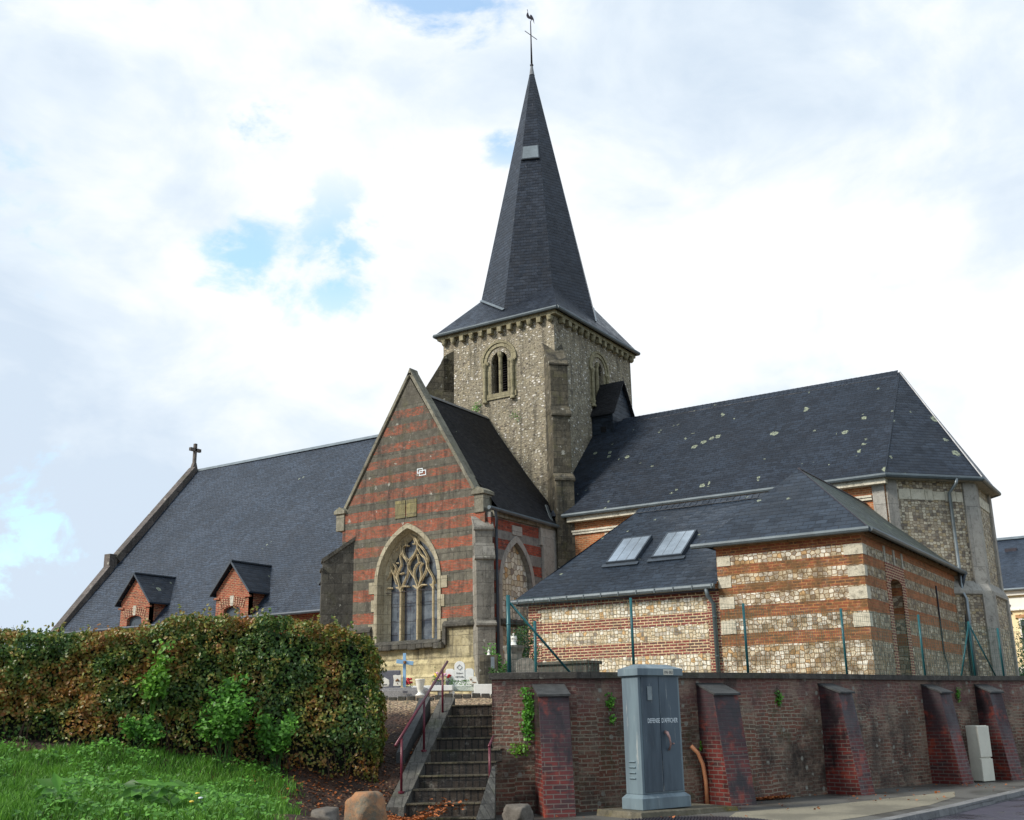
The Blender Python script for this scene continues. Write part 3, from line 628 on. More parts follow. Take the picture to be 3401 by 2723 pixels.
mb.build('coping', M['wallcope'], rw)
BUT = [((-9.685, 15.885), .52, 1.91, .8), ((-7.93, 18.98), .58, 1.9, .75), ((-6.33, 22.02), .48, 1.92, .75), ((-5.34, 25.75), .46, 1.92, .72), ((-4.80, 27.57), .46, 1.92, .66), ((-3.85, 29.9), .46, 1.92, .66), ((-2.6, 32.6), .46, 1.92, .66)]
for (p, wd, zt, pr) in BUT:
    s = wlen(p); q, t = wpt(s); n = np.array((t[1], -t[0])); e = lambda u, v, z: (q[0]+t[0]*u+n[0]*v, q[1]+t[1]*u+n[1]*v, z)
    mb = MB(); prb, prt = pr, pr-.3
    v = [e(0, -.02, -.03), e(wd, -.02, -.03), e(wd, prb, -.03), e(0, prb, -.03), e(.0, -.02, 2.08), e(wd, -.02, 2.08), e(wd, prt, zt), e(0, prt, zt)]
    mb.mesh(v, [(3, 2, 6, 7), (0, 3, 7, 4), (2, 1, 5, 6), (4, 7, 6, 5)]); o = mb.build('buttress', M['bbrick'], rw, bevel=.008)
    cb = MB(); k = .02; v = [e(-k, .0, 2.10), e(wd+k, .0, 2.10), e(wd+k, prt+.06, zt), e(-k, prt+.06, zt)]
    cb.mesh(v+[(a, b, c-.035) for a, b, c in v], [(0, 1, 2, 3), (7, 6, 5, 4), (3, 2, 6, 7), (0, 3, 7, 4), (2, 1, 5, 6)]); cb.build('cap_stone', M['capstone'], o)

# ------------------------------------------------------------------ stairs
SA = np.array((-10.83, 13.62)); SU = np.array((-1.24, 3.10)); SU = SU/np.linalg.norm(SU); SV = np.array((.97, .60)); SV /= np.linalg.norm(SV); SWD = 1.16
st = empty('staircase', (-11.3, 15.2, .1), 'steep brick steps with stone side ramps between hedge and retaining wall', 'stairs')
RUN, RISE, Z0 = .362, .184, .125
mb = MB()
def sp(u, v, z): q = SA+SU*u+SV*v; return (q[0], q[1], z)
for i in range(10):
    z1 = Z0+RISE*i; z0 = z1-RISE-.02; u0 = RUN*(i-1)+.36; u1 = u0+RUN+.03+(.5 if i == 9 else 0); k = .012*math.sin(i*2.3)
    mb.mesh([sp(u0+k, -.02, z0), sp(u0-k, SWD+.02, z0), sp(u1, SWD+.02, z0), sp(u1, -.02, z0), sp(u0+k, -.02, z1), sp(u0-k, SWD+.02, z1), sp(u1, SWD+.02, z1), sp(u1, -.02, z1)], [(0, 1, 5, 4), (4, 5, 6, 7)])
mb.build('brick_steps', M['step'], st)
mb = MB()
for i in range(10):
    z1 = Z0+RISE*i; u0 = RUN*(i-1)+.36; mb.mesh([sp(u0-.02, 0, z1-.018), sp(u0-.02, SWD, z1-.018), sp(u0-.02, 0, z1+.006), sp(u0-.02, SWD, z1+.006), sp(u0+.10, 0, z1+.006), sp(u0+.10, SWD, z1+.006)], [(0, 1, 3, 2), (2, 3, 5, 4)])
mb.build('step_edge', M['step_edge'], st)
sl_ = RISE/RUN
def ramp_(v0, v1, u0, u1, zo, name):
    mb = MB(); z = lambda u: Z0+(u-.36)*sl_+RISE+zo
    v = [sp(u0, v0, z(u0)), sp(u0, v1, z(u0)), sp(u1, v1, z(u1)), sp(u1, v0, z(u1))]; b = [(a, c, d-1.0) for a, c, d in v]
    mb.mesh(v+b, [(0, 1, 2, 3), (4, 5, 1, 0), (5, 6, 2, 1), (7, 4, 0, 3), (6, 7, 3, 2)]); mb.build(name, M['ramp'], st)
ramp_(-.27, 0, .25, 3.5, .02, 'side_ramp'); 
v = [at(*q_) for q_ in ((1150+1030/2.396, 2050+1612/2.396, 15.9), (1150+1180/2.396, 2050+1600/2.396, 16.1), (1150+1187/2.396, 2050+1180/2.396, 17.2), (1150+1162/2.396, 2050+1188/2.396, 17.15))]
MB().mesh(v+[(a[0], a[1], a[2]-.6) for a in v], [(0, 1, 2, 3), (4, 5, 1, 0), (5, 6, 2, 1), (7, 4, 0, 3), (6, 7, 3, 2)]).build('side_ramp', M['ramp'], st)
# coping kerb that holds the bank back on the left
mb = MB(); z = lambda u: Z0+(u-.36)*sl_+RISE
v = [sp(1.7, -.55, z(1.7)+.02), sp(1.7, -.40, z(1.7)+.08), sp(3.3, -.40, z(3.3)+.14), sp(3.3, -.6, z(3.3)+.12)]
mb.mesh(v+[(a, b, c-.6) for a, b, c in v], [(0, 1, 2, 3), (4, 5, 1, 0), (5, 6, 2, 1), (7, 4, 0, 3)]); mb.build('bank_edging', M['capstone'], st)
zc = lambda x, y: (1150+x/2.396, 2050+y/2.396)
def rail(name, posts, r0, r1, label):
    a = at(*zc(*r0[0]), r0[1]); b = at(*zc(*r1[0]), r1[1]); e = empty(name, tuple(at(*zc(*posts[0][0]), posts[0][2])), label, 'handrail', 'maroon stair handrails')
    MB().tube([a, a*.5+b*.5, b], .022, 10).build('rail', M['red_metal'], e, smooth=True)
    for p0, p1, D in posts:
        q = at(*zc(*p0), D); top = at(*zc(*p1), D); q[2] -= .02
        o = MB().tube([q, (q[0], q[1], top[2])], .02, 8).build('post', M['red_metal'], e, smooth=True)
        MB().lathe((q[0], q[1], q[2]), [(.05, 0), (.05, .03), (.02, .035)], 10).build('foot_plate', M['red_metal'], o)
rail('handrail', [((438, 1390), (438, 960), 16.95), ((618, 1060), (618, 655), 18.2), ((767, 785), (767, 415), 19.5)], ((392, 1022), 16.8), ((805, 352), 19.85), 'long maroon handrail with three posts on the left side of the steps')
rail('handrail', [((1145, 1445), (1140, 1018), 16.95)], ((1137, 1025), 16.9), ((1172, 948), 17.7), 'short maroon handrail with one post on the right side of the steps')

# ------------------------------------------------------------------ mesh fence on the wall
fence = empty('mesh_fence', (-7.75, 20.5, TOPZ), 'green posts with wire mesh standing on top of the retaining wall', 'fence')
mid = offs(WALL, -.2)
def azi(p): return math.atan2(p[0], p[1])
def wall_at_px(x, y=2235):          # point of the wall's centre line on the sight line of an image column
    d = ray(x, y); a = math.atan2(d[0], d[1])
    for i in range(len(mid)-1):
        a0, a1 = azi(mid[i]), azi(mid[i+1])
        if a0 <= a <= a1:
            # intersect
            p, q = np.array(mid[i]), np.array(mid[i+1]); D = np.array((d[0], d[1])); A = np.array([[D[0], -(q-p)[0]], [D[1], -(q-p)[1]]]); s = np.linalg.solve(A, p); return p+(q-p)*s[1]
    return np.array(mid[0])
def zup(x, y, p):
    d = ray(x, y); t = (d[0]*p[0]+d[1]*p[1])/(d[0]**2+d[1]**2); return CAM[2]+t*d[2]
PST = [(1661, 1977, .036), (2106, 1985, .026), (2485, 2003, .026), (2813, 2020, .026), (3072, 2040, .026), (3238, 2063, .026), (3333, 2085, .026), (3440, 2100, .026)]
fp = []
for x, y, r in PST:
    p = wall_at_px(x) if x > 1670 else np.array((-10.5, 16.2)); zt = zup(x, y, p); fp.append((p, zt))
    o = MB().tube([(p[0], p[1], TOPZ+.05), (p[0], p[1], zt)], r, 10).build('post', M['green_metal'], fence, smooth=True)
    if x < 1670: MB().lathe((p[0], p[1], TOPZ+.9), [(.04, 0), (.044, .01), (.04, .02)], 10).build('collar', M['green_metal'], o)
p0 = fp[0][0]; pe = wall_at_px(1893); MB().tube([(p0[0], p0[1], fp[0][1]-.1), (pe[0], pe[1], TOPZ+.09)], .022, 8).build('brace', M['green_metal'], fence, smooth=True)
for x in (3192, 3306):
    pe = wall_at_px(x); p5 = fp[5]; MB().tube([(p5[0][0], p5[0][1], p5[1]-.05), (pe[0], pe[1], TOPZ+.09)], .02, 8).build('brace', M['green_metal'], fence, smooth=True)
mb = MB(); mb.fix = False
for k in range(len(fp)-1):
    (a, za), (b, zb) = fp[k], fp[k+1]; L = np.linalg.norm(b-a); t = (b-a)/L; n = np.array((t[1], -t[0])); za -= .03; zb -= .03
    nv = int(L/.075)
    for i in range(nv+1):
        q = a+t*(L*i/nv); zt = za+(zb-za)*i/nv; mb.tube([(q[0], q[1], TOPZ+.1), (q[0], q[1], zt)], .0028, 3, False)
    h = 1.42
    for j in range(15):
        z = TOPZ+.12+j*.1
        if z < min(za, zb)+.01: mb.tube([(a[0], a[1], z), (b[0], b[1], z)], .0028, 3, False)
    mb.tube([(a[0], a[1], za), (b[0], b[1], zb)], .003, 3, False)
mb.build('wire_mesh', M['wire'], fence)
bp = at(1780, 2236, 23.6); zt = at(1776, 2058, 23.6)
o = MB().tube([(bp[0], bp[1], 2.0), (bp[0], bp[1], zt[2])], .033, 8).build('fence_post', M['green_metal'], smooth=True, label='short lone green post behind the mesh fence, beside the corner of the low annex', cat='post')

# ------------------------------------------------------------------ church
ch = empty('church', (-20, 36, 2), 'old church in striped brick, stone and flint with a tall slate spire', 'church')
YG, YC, YT, YA = 31.3, 36.05, 36.5, 27.0
def panel(mb, f, outer, holes=(), depth=.4, edges=True):
    loops = [[Vector((s, z, 0)) for s, z in outer]]+[[Vector((s, z, 0)) for s, z in h] for h in holes]
    flat = [p for l in loops for p in l]; tri = tessellate_polygon(loops); i = len(mb.v)
    mb.v += [tuple(f(p.x, p.y, 0)) for p in flat]
    for t in tri: mb.f.append(tuple(i+k for k in t)); mb.m.append(mb.cur)
    for n, l in enumerate(loops):
        if n == 0 and not edges: continue
        for k in range(len(l)):
            a, b = l[k], l[(k+1) % len(l)]; mb.quad(f(a.x, a.y, 0), f(b.x, b.y, 0), f(b.x, b.y, depth), f(a.x, a.y, depth))
def parch(xc, a, zs, rise, z0, n=14):
    Rr = (a*a+rise*rise)/(2*a); pts = [(xc-a, z0), (xc-a, zs)]; cx = xc-a+Rr; th = math.atan2(rise, -(cx-xc)); 
    for i in range(1, n+1):
        an = math.pi-(math.pi-math.atan2(rise, xc-cx))*i/n; pts.append((cx+Rr*math.cos(an), zs+Rr*math.sin(an)))
    r = [(2*xc-x, z) for x, z in reversed(pts[:-1])]; return pts+r
def rarch(xc, a, zs, z0, n=20, k=1.0):
    return [(xc-a, z0)]+[(xc-a*math.cos(math.pi*i/n), zs+a*k*math.sin(math.pi*i/n)) for i in range(n+1)]+[(xc+a, z0)]
def ring(mb, f, A, B, d0=0, d1=0, close=False):
    n = len(A)
    for i in range(n if close else n-1):
        j = (i+1) % n; mb.quad(f(*A[i], d0), f(*A[j], d0), f(*B[j], d1), f(*B[i], d1))
fS = lambda Y: (lambda s, z, d: (s, Y+d, z))          # wall facing -Y
fE = lambda X: (lambda s, z, d: (X-d, s, z))          # wall facing +X

# --- nave
RZ, NS = 14.92, 1.19
mb = MB(); mb.quad((-46.1, 40, RZ), (-24, 40, RZ), (-24, 32.25, RZ-NS*7.75), (-46.1, 32.25, RZ-NS*7.75)); mb.quad((-46.1, 40, RZ), (-24, 40, RZ), (-24, 47.7, 5.7), (-46.1, 47.7, 5.7))
# slight waviness of the old slopes
nr = MB(); nx, ny = 36, 16
G = [[None]*(ny+1) for _ in range(nx+1)]
for i in range(nx+1):
    for j in range(ny+1):
        x = -46.1+22.1*i/nx; y = 40-7.75*j/ny; k = .05*mnoise.noise(Vector((x*.35, y*.5, 3)))-.05*math.sin(math.pi*j/ny)-.06*math.sin(math.pi*i/nx)*(1-j/ny)
        G[i][j] = (x, y, RZ-NS*(40-y)+k)
for i in range(nx):
    for j in range(ny): nr.quad(G[i][j], G[i+1][j], G[i+1][j+1], G[i][j+1])
nr.quad((-46.1, 40, RZ), (-24, 40, RZ), (-24, 47.7, 5.7), (-46.1, 47.7, 5.7)); nr.fix = False
nr.build('nave_roof', M['slate_nave'], ch)
MB().prism([(-46.0, 39.86, RZ-.12), (-46.0, 40, RZ+.05), (-46.0, 40.14, RZ-.12)], (22, 0, 0)).build('ridge_cap', M['zinc'], ch)
mb = MB(); mb.quad((-46.2, 32.75, 0), (-24, 32.75, 0), (-24, 32.75, 6.2), (-46.2, 32.75, 6.2)); mb.quad((-46.2, 32.75, 0), (-46.2, 47.2, 0), (-46.2, 47.2, 6), (-46.2, 40, 14.8), (-46.2, 32.75, 6.0)); mb.quad((-24, 47.2, 0), (-46.2, 47.2, 0), (-46.2, 47.2, 6), (-24, 47.2, 6))
mb.build('nave_wall', M['dormer_brick'], ch)
MB().tube([(-46, 32.15, 5.68), (-28.2, 32.15, 5.68)], .075, 8).build('gutter', M['zinc_dark'], ch)
# west gable verge: stone coping with kneeler and cross
gc = MB()
def cop(a, b, w=.42, h=.3):
    gc.bar(a, b, w, h, (0, -1, 1) if b[1] < a[1] else (0, 1, 1))
cop((-46.24, 39.95, 14.9), (-46.24, 35.3, 9.45), .5, .5); cop((-46.24, 35.0, 9.0), (-46.24, 32.1, 5.4), .5, .5); cop((-46.24, 40.05, 14.9), (-46.24, 47.6, 5.8), .5, .5)
gc.box((-46.5, 34.78, 9.0), (-46.06, 35.25, 9.75)); gc.box((-46.52, 34.85, 8.92), (-46.04, 35.75, 9.12))
g = gc.build('west_coping', M['coping_dark'], ch, bevel=.02)
cr = MB(); cr.prism([(-46.4, 39.72, 14.95), (-46.4, 40.12, 14.95), (-46.4, 39.99, 15.35), (-46.4, 39.86, 15.35)], (.22, 0, 0)); cr.box((-46.37, 39.85, 15.3), (-46.2, 40.0, 16.42)); cr.box((-46.37, 39.56, 15.98), (-46.2, 40.3, 16.16))
cr.build('gable_cross', M['coping_dark'], ch, bevel=.015)
# dormers
def dormer(xc, depth_y=32.15):
    f = fS(depth_y); a = .95; ze, zr = 6.86, 7.93; mb = MB()
    win = [(xc-.48, 5.0), (xc-.48, 6.02)]+[(xc-.48*math.cos(math.pi*i/8), 6.02+.17*math.sin(math.pi*i/8)) for i in range(1, 8)]+[(xc+.48, 6.02), (xc+.48, 5.0)]
    panel(mb, f, [(xc-a, 4.4), (xc-a, ze-.05), (xc, zr-.06), (xc+a, ze-.05), (xc+a, 4.4)], [win], .25)
    mb.quad((xc-a, depth_y, 4.4), (xc-a, 34.6, 4.4), (xc-a, 34.6, ze), (xc-a, depth_y, ze)); mb.quad((xc+a, depth_y, 4.4), (xc+a, 34.6, 4.4), (xc+a, 34.6, ze), (xc+a, depth_y, ze))
    mb.box((xc-a-.12, depth_y-.06, ze-.36), (xc-a+.22, depth_y+.05, ze-.28)); mb.box((xc+a-.22, depth_y-.06, ze-.36), (xc+a+.12, depth_y+.05, ze-.28))
    d = mb.build('dormer', M['dormer_brick'], ch)
    r = MB(); o = .22; k = (zr-ze)/a; y0 = depth_y-.18
    for s in (-1, 1):
        v = [(xc, y0, zr+.1), (xc+s*(a+o), y0, ze-o*k+.1), (xc+s*(a+o), 34.0, ze-o*k+.1), (xc, 35.2, zr+.1)]; r.mesh(v+[(p[0], p[1], p[2]-.07) for p in v], [(0, 1, 2, 3), (4, 5, 1, 0), (5, 6, 2, 1), (7, 6, 5, 4)])
    r.build('dormer_roof', M['slate_choir'], d)
    t = MB(); t.bar((xc, y0-.01, zr+.13), (xc, 35.0, zr+.13), .1, .05); t.bar((xc-a-o, y0-.01, ze-o*k+.08), (xc, y0-.01, zr+.1), .05, .1, (0, 0, 1)); t.bar((xc+a+o, y0-.01, ze-o*k+.06), (xc, y0-.01, zr+.08), .03, .07, (0, 0, 1))
    t.build('dormer_trim', M['zinc_dark'], d)
    MB().poly(*[(s, depth_y+.16, z) for s, z in win]).build('dormer_window', M['dormer_glass'], d)
    v = MB(); n = 11
    for i in range(n):                        # upright bricks of the flat arch
        u = (i-(n-1)/2)/((n-1)/2)
        if abs(u) < .1: continue
        x = xc+u*.62; z0 = 6.22-.12*u*u; v.bar((x, depth_y-.012, z0), (x+u*.1, depth_y-.012, z0+.34), .09, .02, (0, 1, 0))
    v.build('arch_bricks', M['quoin_brick'], d)
    MB().prism([(xc-.07, depth_y-.03, 6.2), (xc+.07, depth_y-.03, 6.2), (xc+.11, depth_y-.03, 6.62), (xc-.11, depth_y-.03, 6.62)], (0, .05, 0)).build('keystone', M['ashlar'], d)
for xc in (-40.55, -34.45, -28.35): dormer(xc)

# --- transept gable
XC = -24.6; f = fS(YG); mb = MB()
outer_w = parch(XC, 1.5, 6.35, 2.1, 4.12)
outer = [(-27.75, 1.9), (-27.75, 9.05), (-27.55, 9.3), (-24.55, 14.0), (-21.65, 9.3), (-21.35, 9.05), (-21.2, 8.6), (-21.2, 1.9)]
panel(mb, f, outer, [outer_w], .5)
tw = mb.build('transept_wall', M['gable'], ch)
A0 = parch(XC, 1.51, 6.35, 2.11, 4.1); A1 = parch(XC, 1.37, 6.35, 1.93, 4.1); A2 = parch(XC, 1.28, 6.35, 1.83, 4.2); A3 = parch(XC, 1.08, 6.35, 1.62, 4.3)
mb = MB(); ring(mb, f, A0, A1, -.05, -.05); ring(mb, f, A0, A0, -.05, .02); ring(mb, f, A1, A2, -.05, .22); ring(mb, f, A2, A3, .24, .42)
ring(mb, f, A2, A2, .2, .26)
for z in (4.5, 5.35, 6.0):
    for s in (-1, 1): mb.box((XC+s*1.44, YG-.035, z), (XC+s*(1.78 if z != 5.35 else 1.66), YG+.01, z+.42))
mb.build('window_surround', M['arch'], tw)
MB().poly(*[(s, YG+.46, z) for s, z in parch(XC, 1.2, 6.35, 1.75, 4.25)]).build('window_glass', M['glass'], tw)
def tr(x, y): return tuple(hit(1000+x/3.08, 1600+y/3.08, 'y', YG+.3))
CUR = [[(835, 1130), (850, 1060), (885, 990), (915, 920), (912, 850), (918, 790), (960, 720), (1000, 670), (1020, 610), (1060, 560), (1098, 540)],
       [(1360, 1040), (1340, 970), (1300, 900), (1285, 850), (1290, 780), (1250, 700), (1200, 640), (1186, 600), (1150, 560), (1100, 540)],
       [(1010, 1120), (985, 1010), (935, 930), (915, 860)],
       [(1010, 1120), (1050, 1030), (1080, 960), (1092, 900), (1085, 830), (1042, 760), (1020, 700), (1018, 650), (1040, 600), (1080, 562)],
       [(1190, 1100), (1170, 1010), (1120, 930), (1096, 880), (1108, 820), (1150, 760), (1180, 690), (1182, 620), (1160, 582), (1112, 547)],
       [(1190, 1100), (1222, 1010), (1262, 940), (1283, 870), (1272, 800), (1222, 740), (1190, 680)],
       [(1090, 805), (1052, 755), (1037, 690), (1055, 655), (1088, 652)], [(1095, 805), (1150, 745), (1178, 690)],
       [(1003, 1060), (977, 965), (1000, 895), (1022, 845), (1012, 765), (1030, 720)], [(1175, 1040), (1150, 930), (1170, 860), (1200, 820), (1185, 740)],
       [(1200, 1060), (1225, 960), (1215, 880), (1240, 830)], [(975, 1050), (950, 960), (965, 880), (935, 830)],
       [(868, 1125), (882, 1090), (928, 1090)], [(1010, 1120), (1030, 1072), (1098, 1072)], [(1190, 1098), (1232, 1055), (1276, 1056)], [(1000, 1100), (968, 1078)], [(1142, 1062), (1184, 1092)], [(1345, 1080), (1318, 1045)],
       [(1065, 580), (1070, 640), (1095, 655)], [(1150, 575), (1165, 630), (1140, 635)], [(975, 830), (990, 835)], [(1205, 830), (1222, 822)], [(1010, 945), (1045, 932)]]
mb = MB()
def cr_spline(P, n=5):
    P = [np.array(p, float) for p in P]; out = []
    for i in range(len(P)-1):
        a, b, c, d = P[max(i-1, 0)], P[i], P[i+1], P[min(i+2, len(P)-1)]
        for k in range(n):
            t = k/n; out.append(.5*((2*b)+(-a+c)*t+(2*a-5*b+4*c-d)*t*t+(-a+3*b-3*c+d)*t**3))
    return out+[P[-1]]
for c in CUR:
    P = [tr(*p) for p in cr_spline(c)]; mb.tube(P, .022, 6); mb.tube([(p[0], p[1]+.08, p[2]) for p in P], .036, 6)
for (a, b) in (((1018, 1585), (1022, 1118)), ((1190, 1578), (1196, 1100))):
    A = tr(*a); B = tr(*b); x = (A[0]+B[0])/2; mb.tube([(x, A[1], 4.28), (x, A[1], B[2]+.02)], .045, 8); mb.box((x-.055, A[1]+.02, 4.28), (x+.055, A[1]+.16, B[2]+.05))
for a in (848, 1352):
    A = tr(a, 1560); mb.tube([(A[0], A[1], 4.3), (A[0], A[1], 6.3)], .045, 8)
mb.build('tracery', M['tracery'], tw)
mb = MB(); A = tr(820, 1148); B = tr(1360, 1092); mb.tube([A, B], .014, 5); A = tr(1085, 1590); B = tr(1092, 640); mb.tube([(A[0], A[1]-.06, 4.3), (A[0], A[1]-.06, B[2])], .01, 5)
for z in (4.95, 5.6): mb.tube([(XC-1.1, YG+.36, z), (XC+1.1, YG+.36, z)], .008, 4)
mb.build('glazing_bar', M['iron'], tw)
mb = MB()
for k in range(9): mb.obox((XC-1.5+k*.375, YG-.1, 4.02+.015*math.sin(k*2.1)), (1, 0, 0), (0, 1, 0), .372, .3, .2+.03*math.sin(k*1.7))
mb.quad((XC-1.55, YG-.0, 4.25), (XC+1.55, YG, 4.25), (XC+1.55, YG-.26, 4.1), (XC-1.55, YG-.26, 4.1))
mb.build('window_sill', M['butt_dark'], tw, bevel=.03)
mb = MB()
for a, b in ((-27.75, -26.2), (-22.95, -21.3)):
    mb.prism([(a, YG, 4.86), (a, YG-.16, 4.72), (a, YG-.16, 4.62), (a, YG, 4.56)], (b-a, 0, 0))
mb.box((-22.98, YG-.13, 4.0), (-22.82, YG, 4.7)); mb.box((-26.35, YG-.13, 4.0), (-26.2, YG, 4.7))
piecebuild(mb, 'string_course', M['butt_dark'], tw, .02)
mb = MB(); mb.prism([(-27.8, YG, 3.55), (-27.8, YG-.12, 3.42), (-27.8, YG-.12, 1.8), (-27.8, YG, 1.8)], (6.6, 0, 0)); mb.prism([(-27.8, YG-.12, 3.05), (-27.8, YG-.22, 2.95), (-27.8, YG-.22, 1.8), (-27.8, YG-.12, 1.8)], (6.6, 0, 0))
mb.build('plinth', M['plinth'], tw)
mb = MB(); mb.bar((-27.62, YG+.18, 9.35), (-24.55, YG+.18, 14.22), .5, .12, (-.85, 0, .53)); mb.bar((-21.62, YG+.18, 9.35), (-24.52, YG+.18, 14.22), .5, .13, (.85, 0, .53))
mb.prism([(-24.68, YG-.07, 14.1), (-24.42, YG-.07, 14.1), (-24.53, YG-.07, 14.42)], (0, .5, 0))
for s, x in ((-1, -27.85), (1, -21.42)):
    mb.box((x-.2, YG-.05, 8.5), (x+.2, YG+.5, 9.15)); mb.box((x-.27, YG-.12, 9.15), (x+.27, YG+.56, 9.27)); mb.prism([(x-.27, YG-.12, 9.27), (x+.27, YG-.12, 9.27), (x, YG-.12, 9.42)], (0, .68, 0))
mb.build('gable_coping', M['coping'], tw, bevel=.015)
A = hit(*(1000+965/3.08, 1600+395/3.08), 'y', YG); B = hit(*(1000+1185/3.08, 1600+165/3.08), 'y', YG); xm = (A[0]+B[0])/2
mb = MB(); mb.box((A[0], YG-.03, A[2]+.05), (xm-.03, YG+.01, B[2]-.02)); mb.box((xm+.03, YG-.03, A[2]+.05), (B[0], YG+.01, B[2]-.02)); mb.build('stone_panel', mat_stone('lichened_panel', lin(146, 136, 90), lin(112, 106, 80), .3, .4, moss=.6, moss_col=(.3, .26, .09, 1)), tw)
# whitewashed mason's mark: two small linked frames
mb = MB(); c0 = hit(1400, 1568, 'y', YG)
for dx, dz, a, b in ((-.07, .06, .13, .09), (.05, -.03, .16, .1)):
    cx, cz = c0[0]+dx, c0[2]+dz
    for q in ((cx-a, cz-b, cx+a, cz-b+.028), (cx-a, cz+b-.028, cx+a, cz+b), (cx-a, cz-b+.028, cx-a+.028, cz+b-.028), (cx+a-.028, cz-b+.028, cx+a, cz+b-.028)): mb.box((q[0], YG-.012-.003*dx, q[1]), (q[2], YG+.005, q[3]))
mb.build('painted_mark', M['stencil'], tw)
# diagonal corner buttresses
def dbutt(name, corner, d, stages, wd, mat, parent, z0=1.8, mould=True):
    """stages: list of (projection, z_top, slope_rise) from the ground up; d = outward unit vector"""
    d = np.array(d, float)/math.hypot(*d); t = np.array((-d[1], d[0])); c = np.array(corner, float); mb = MB(); zz = z0
    P = lambda u, v, z: (c[0]+d[0]*u+t[0]*v, c[1]+d[1]*u+t[1]*v, z)
    for i, (pr, zt, sl) in enumerate(stages):
        nx_ = stages[i+1][0] if i+1 < len(stages) else 0
        prof = [P(-.3, -wd/2, zz), P(pr, -wd/2, zz), P(pr, -wd/2, zt), P(nx_, -wd/2, zt+sl), P(-.3, -wd/2, zt+sl)]
        mb.prism(prof, tuple(t*wd)+(0,)); 
        if mould:
            g_ = .05; mb.prism([P(pr-.02, -wd/2-g_, zt-.1), P(pr+g_, -wd/2-g_, zt-.06), P(pr+g_, -wd/2-g_, zt+.02), P(nx_, -wd/2-g_, zt+sl+.03), P(nx_, -wd/2-g_, zt+sl-.1)], tuple(t*(wd+2*g_))+(0,))
        zz = zt+sl*.2
    return mb.build(name, mat, parent, bevel=.015)
K = .7071
dbutt('transept_buttress', (-27.35, YG+.25), (-K, -K), [(1.22, 7.0, .0), (1.18, 7.35, .85), (.35, 8.9, .1)][:2], .62, M['butt_dark'], ch)
dbutt('transept_buttress', (-21.45, YG+.15), (K, -K), [(.72, 4.6, .1), (.58, 6.85, .5), (.42, 7.9, .45)], .62, M['butt_grey'], ch)
# --- transept east wall and roof
XE = -21.02; f = fE(XE); mb = MB(); bl = parch(33.05, 1.0, 6.0, 1.6, 1.9); blo = parch(33.05, 1.2, 6.0, 1.85, 1.9)
panel(mb, f, [(YG+.1, 1.9), (YG+.1, 8.5), (36.4, 8.5), (36.4, 1.9)], [bl], .22); te = mb.build('transept_side_wall', M['trans_e'], ch)
mb = MB(); ring(mb, f, blo, bl, -.02, -.02); ring(mb, f, blo, blo, -.02, .0); mb.box((XE-.01, 32.75, 7.86), (XE+.032, 33.4, 8.2)); mb.build('blind_arch', M['render'], te)
MB().poly(*[(XE-.2, s, z) for s, z in bl]).build('flint_infill', mat_flintwall('blind_window_flint', FL_W, lin(150, 128, 104), 5.2, 5.2, .06, .6, streak=.2, moss=.1), te)
mb = MB(); mb.box((XE, 34.75, 2.0), (XE+.12, 36.2, 8.0)); mb.box((XE, 34.6, 7.7), (XE+.1, 36.2, 8.35)); mb.build('corner_pier', M['render'], te)
mb = MB(); mb.prism([(XE, YG+.6, 4.86), (XE+.14, YG+.6, 4.76), (XE+.14, YG+.6, 4.66), (XE, YG+.6, 4.58)], (0, 4.2, 0)); mb.build('side_string_course', M['butt_dark'], te)
mb = MB(); mb.box((XE-.3, YG+.2, 8.36), (XE+.1, 36.3, 8.58)); mb.build('eaves_cornice', M['coping'], te)
mb = MB(); nx, ny = 14, 14
def tro(t): # slope profile of transept roof, t 0 ridge..1 eave
    x = -24.55+3.72*t; z = 13.6-5.0*t-.12*math.sin(math.pi*t); return x, z
for i in range(nx):
    for j in range(ny):
        q = []
        for a, b in ((i, j), (i+1, j), (i+1, j+1), (i, j+1)):
            x, z = tro(b/ny); y = YG+.35+(36.9-YG-.35)*a/nx; q.append((x, y, z+.03*mnoise.noise(Vector((x, y*.8, 1)))))
        mb.quad(*q)
mb.quad((-24.55, YG+.35, 13.6), (-24.55, 39, 13.6), (-28.1, 39, 8.7), (-28.1, YG+.35, 8.7)); mb.fix = False
mb.build('transept_roof', M['slate_dark'], ch)
mb = MB(); mb.prism([(-24.67, YG+.3, 13.52), (-24.55, YG+.3, 13.66), (-24.43, YG+.3, 13.52)], (0, 5.4, 0)); mb.build('transept_ridge', M['lead'], ch)
MB().tube([(XE+.24, YG-.35, 8.56), (XE+.24, 35.7, 8.5)], .075, 8).build('gutter', M['gutter'], ch)
mb = MB(); mb.tube([(XE+.24, YG+.02, 8.5), (XE+.22, YG+.15, 8.2), (XE+.09, YG+.32, 7.9), (XE+.09, YG+.32, 3.2)], .05, 8); mb.lathe((XE+.09, YG+.32, 3.05), [(.06, 0), (.07, .1), (.06, .35)], 8); mb.build('downpipe', M['zinc_dark'], ch)
mb = MB(); a = hit(1500+1130/3.593, 1500+640/3.593, 'x', -21.3); b = hit(1500+1205/3.593, 1500+860/3.593, 'x', -20.9); mb.bar(a, b, .12, .05, (1, 0, 1)); mb.build('flashing', M['zinc'], ch)

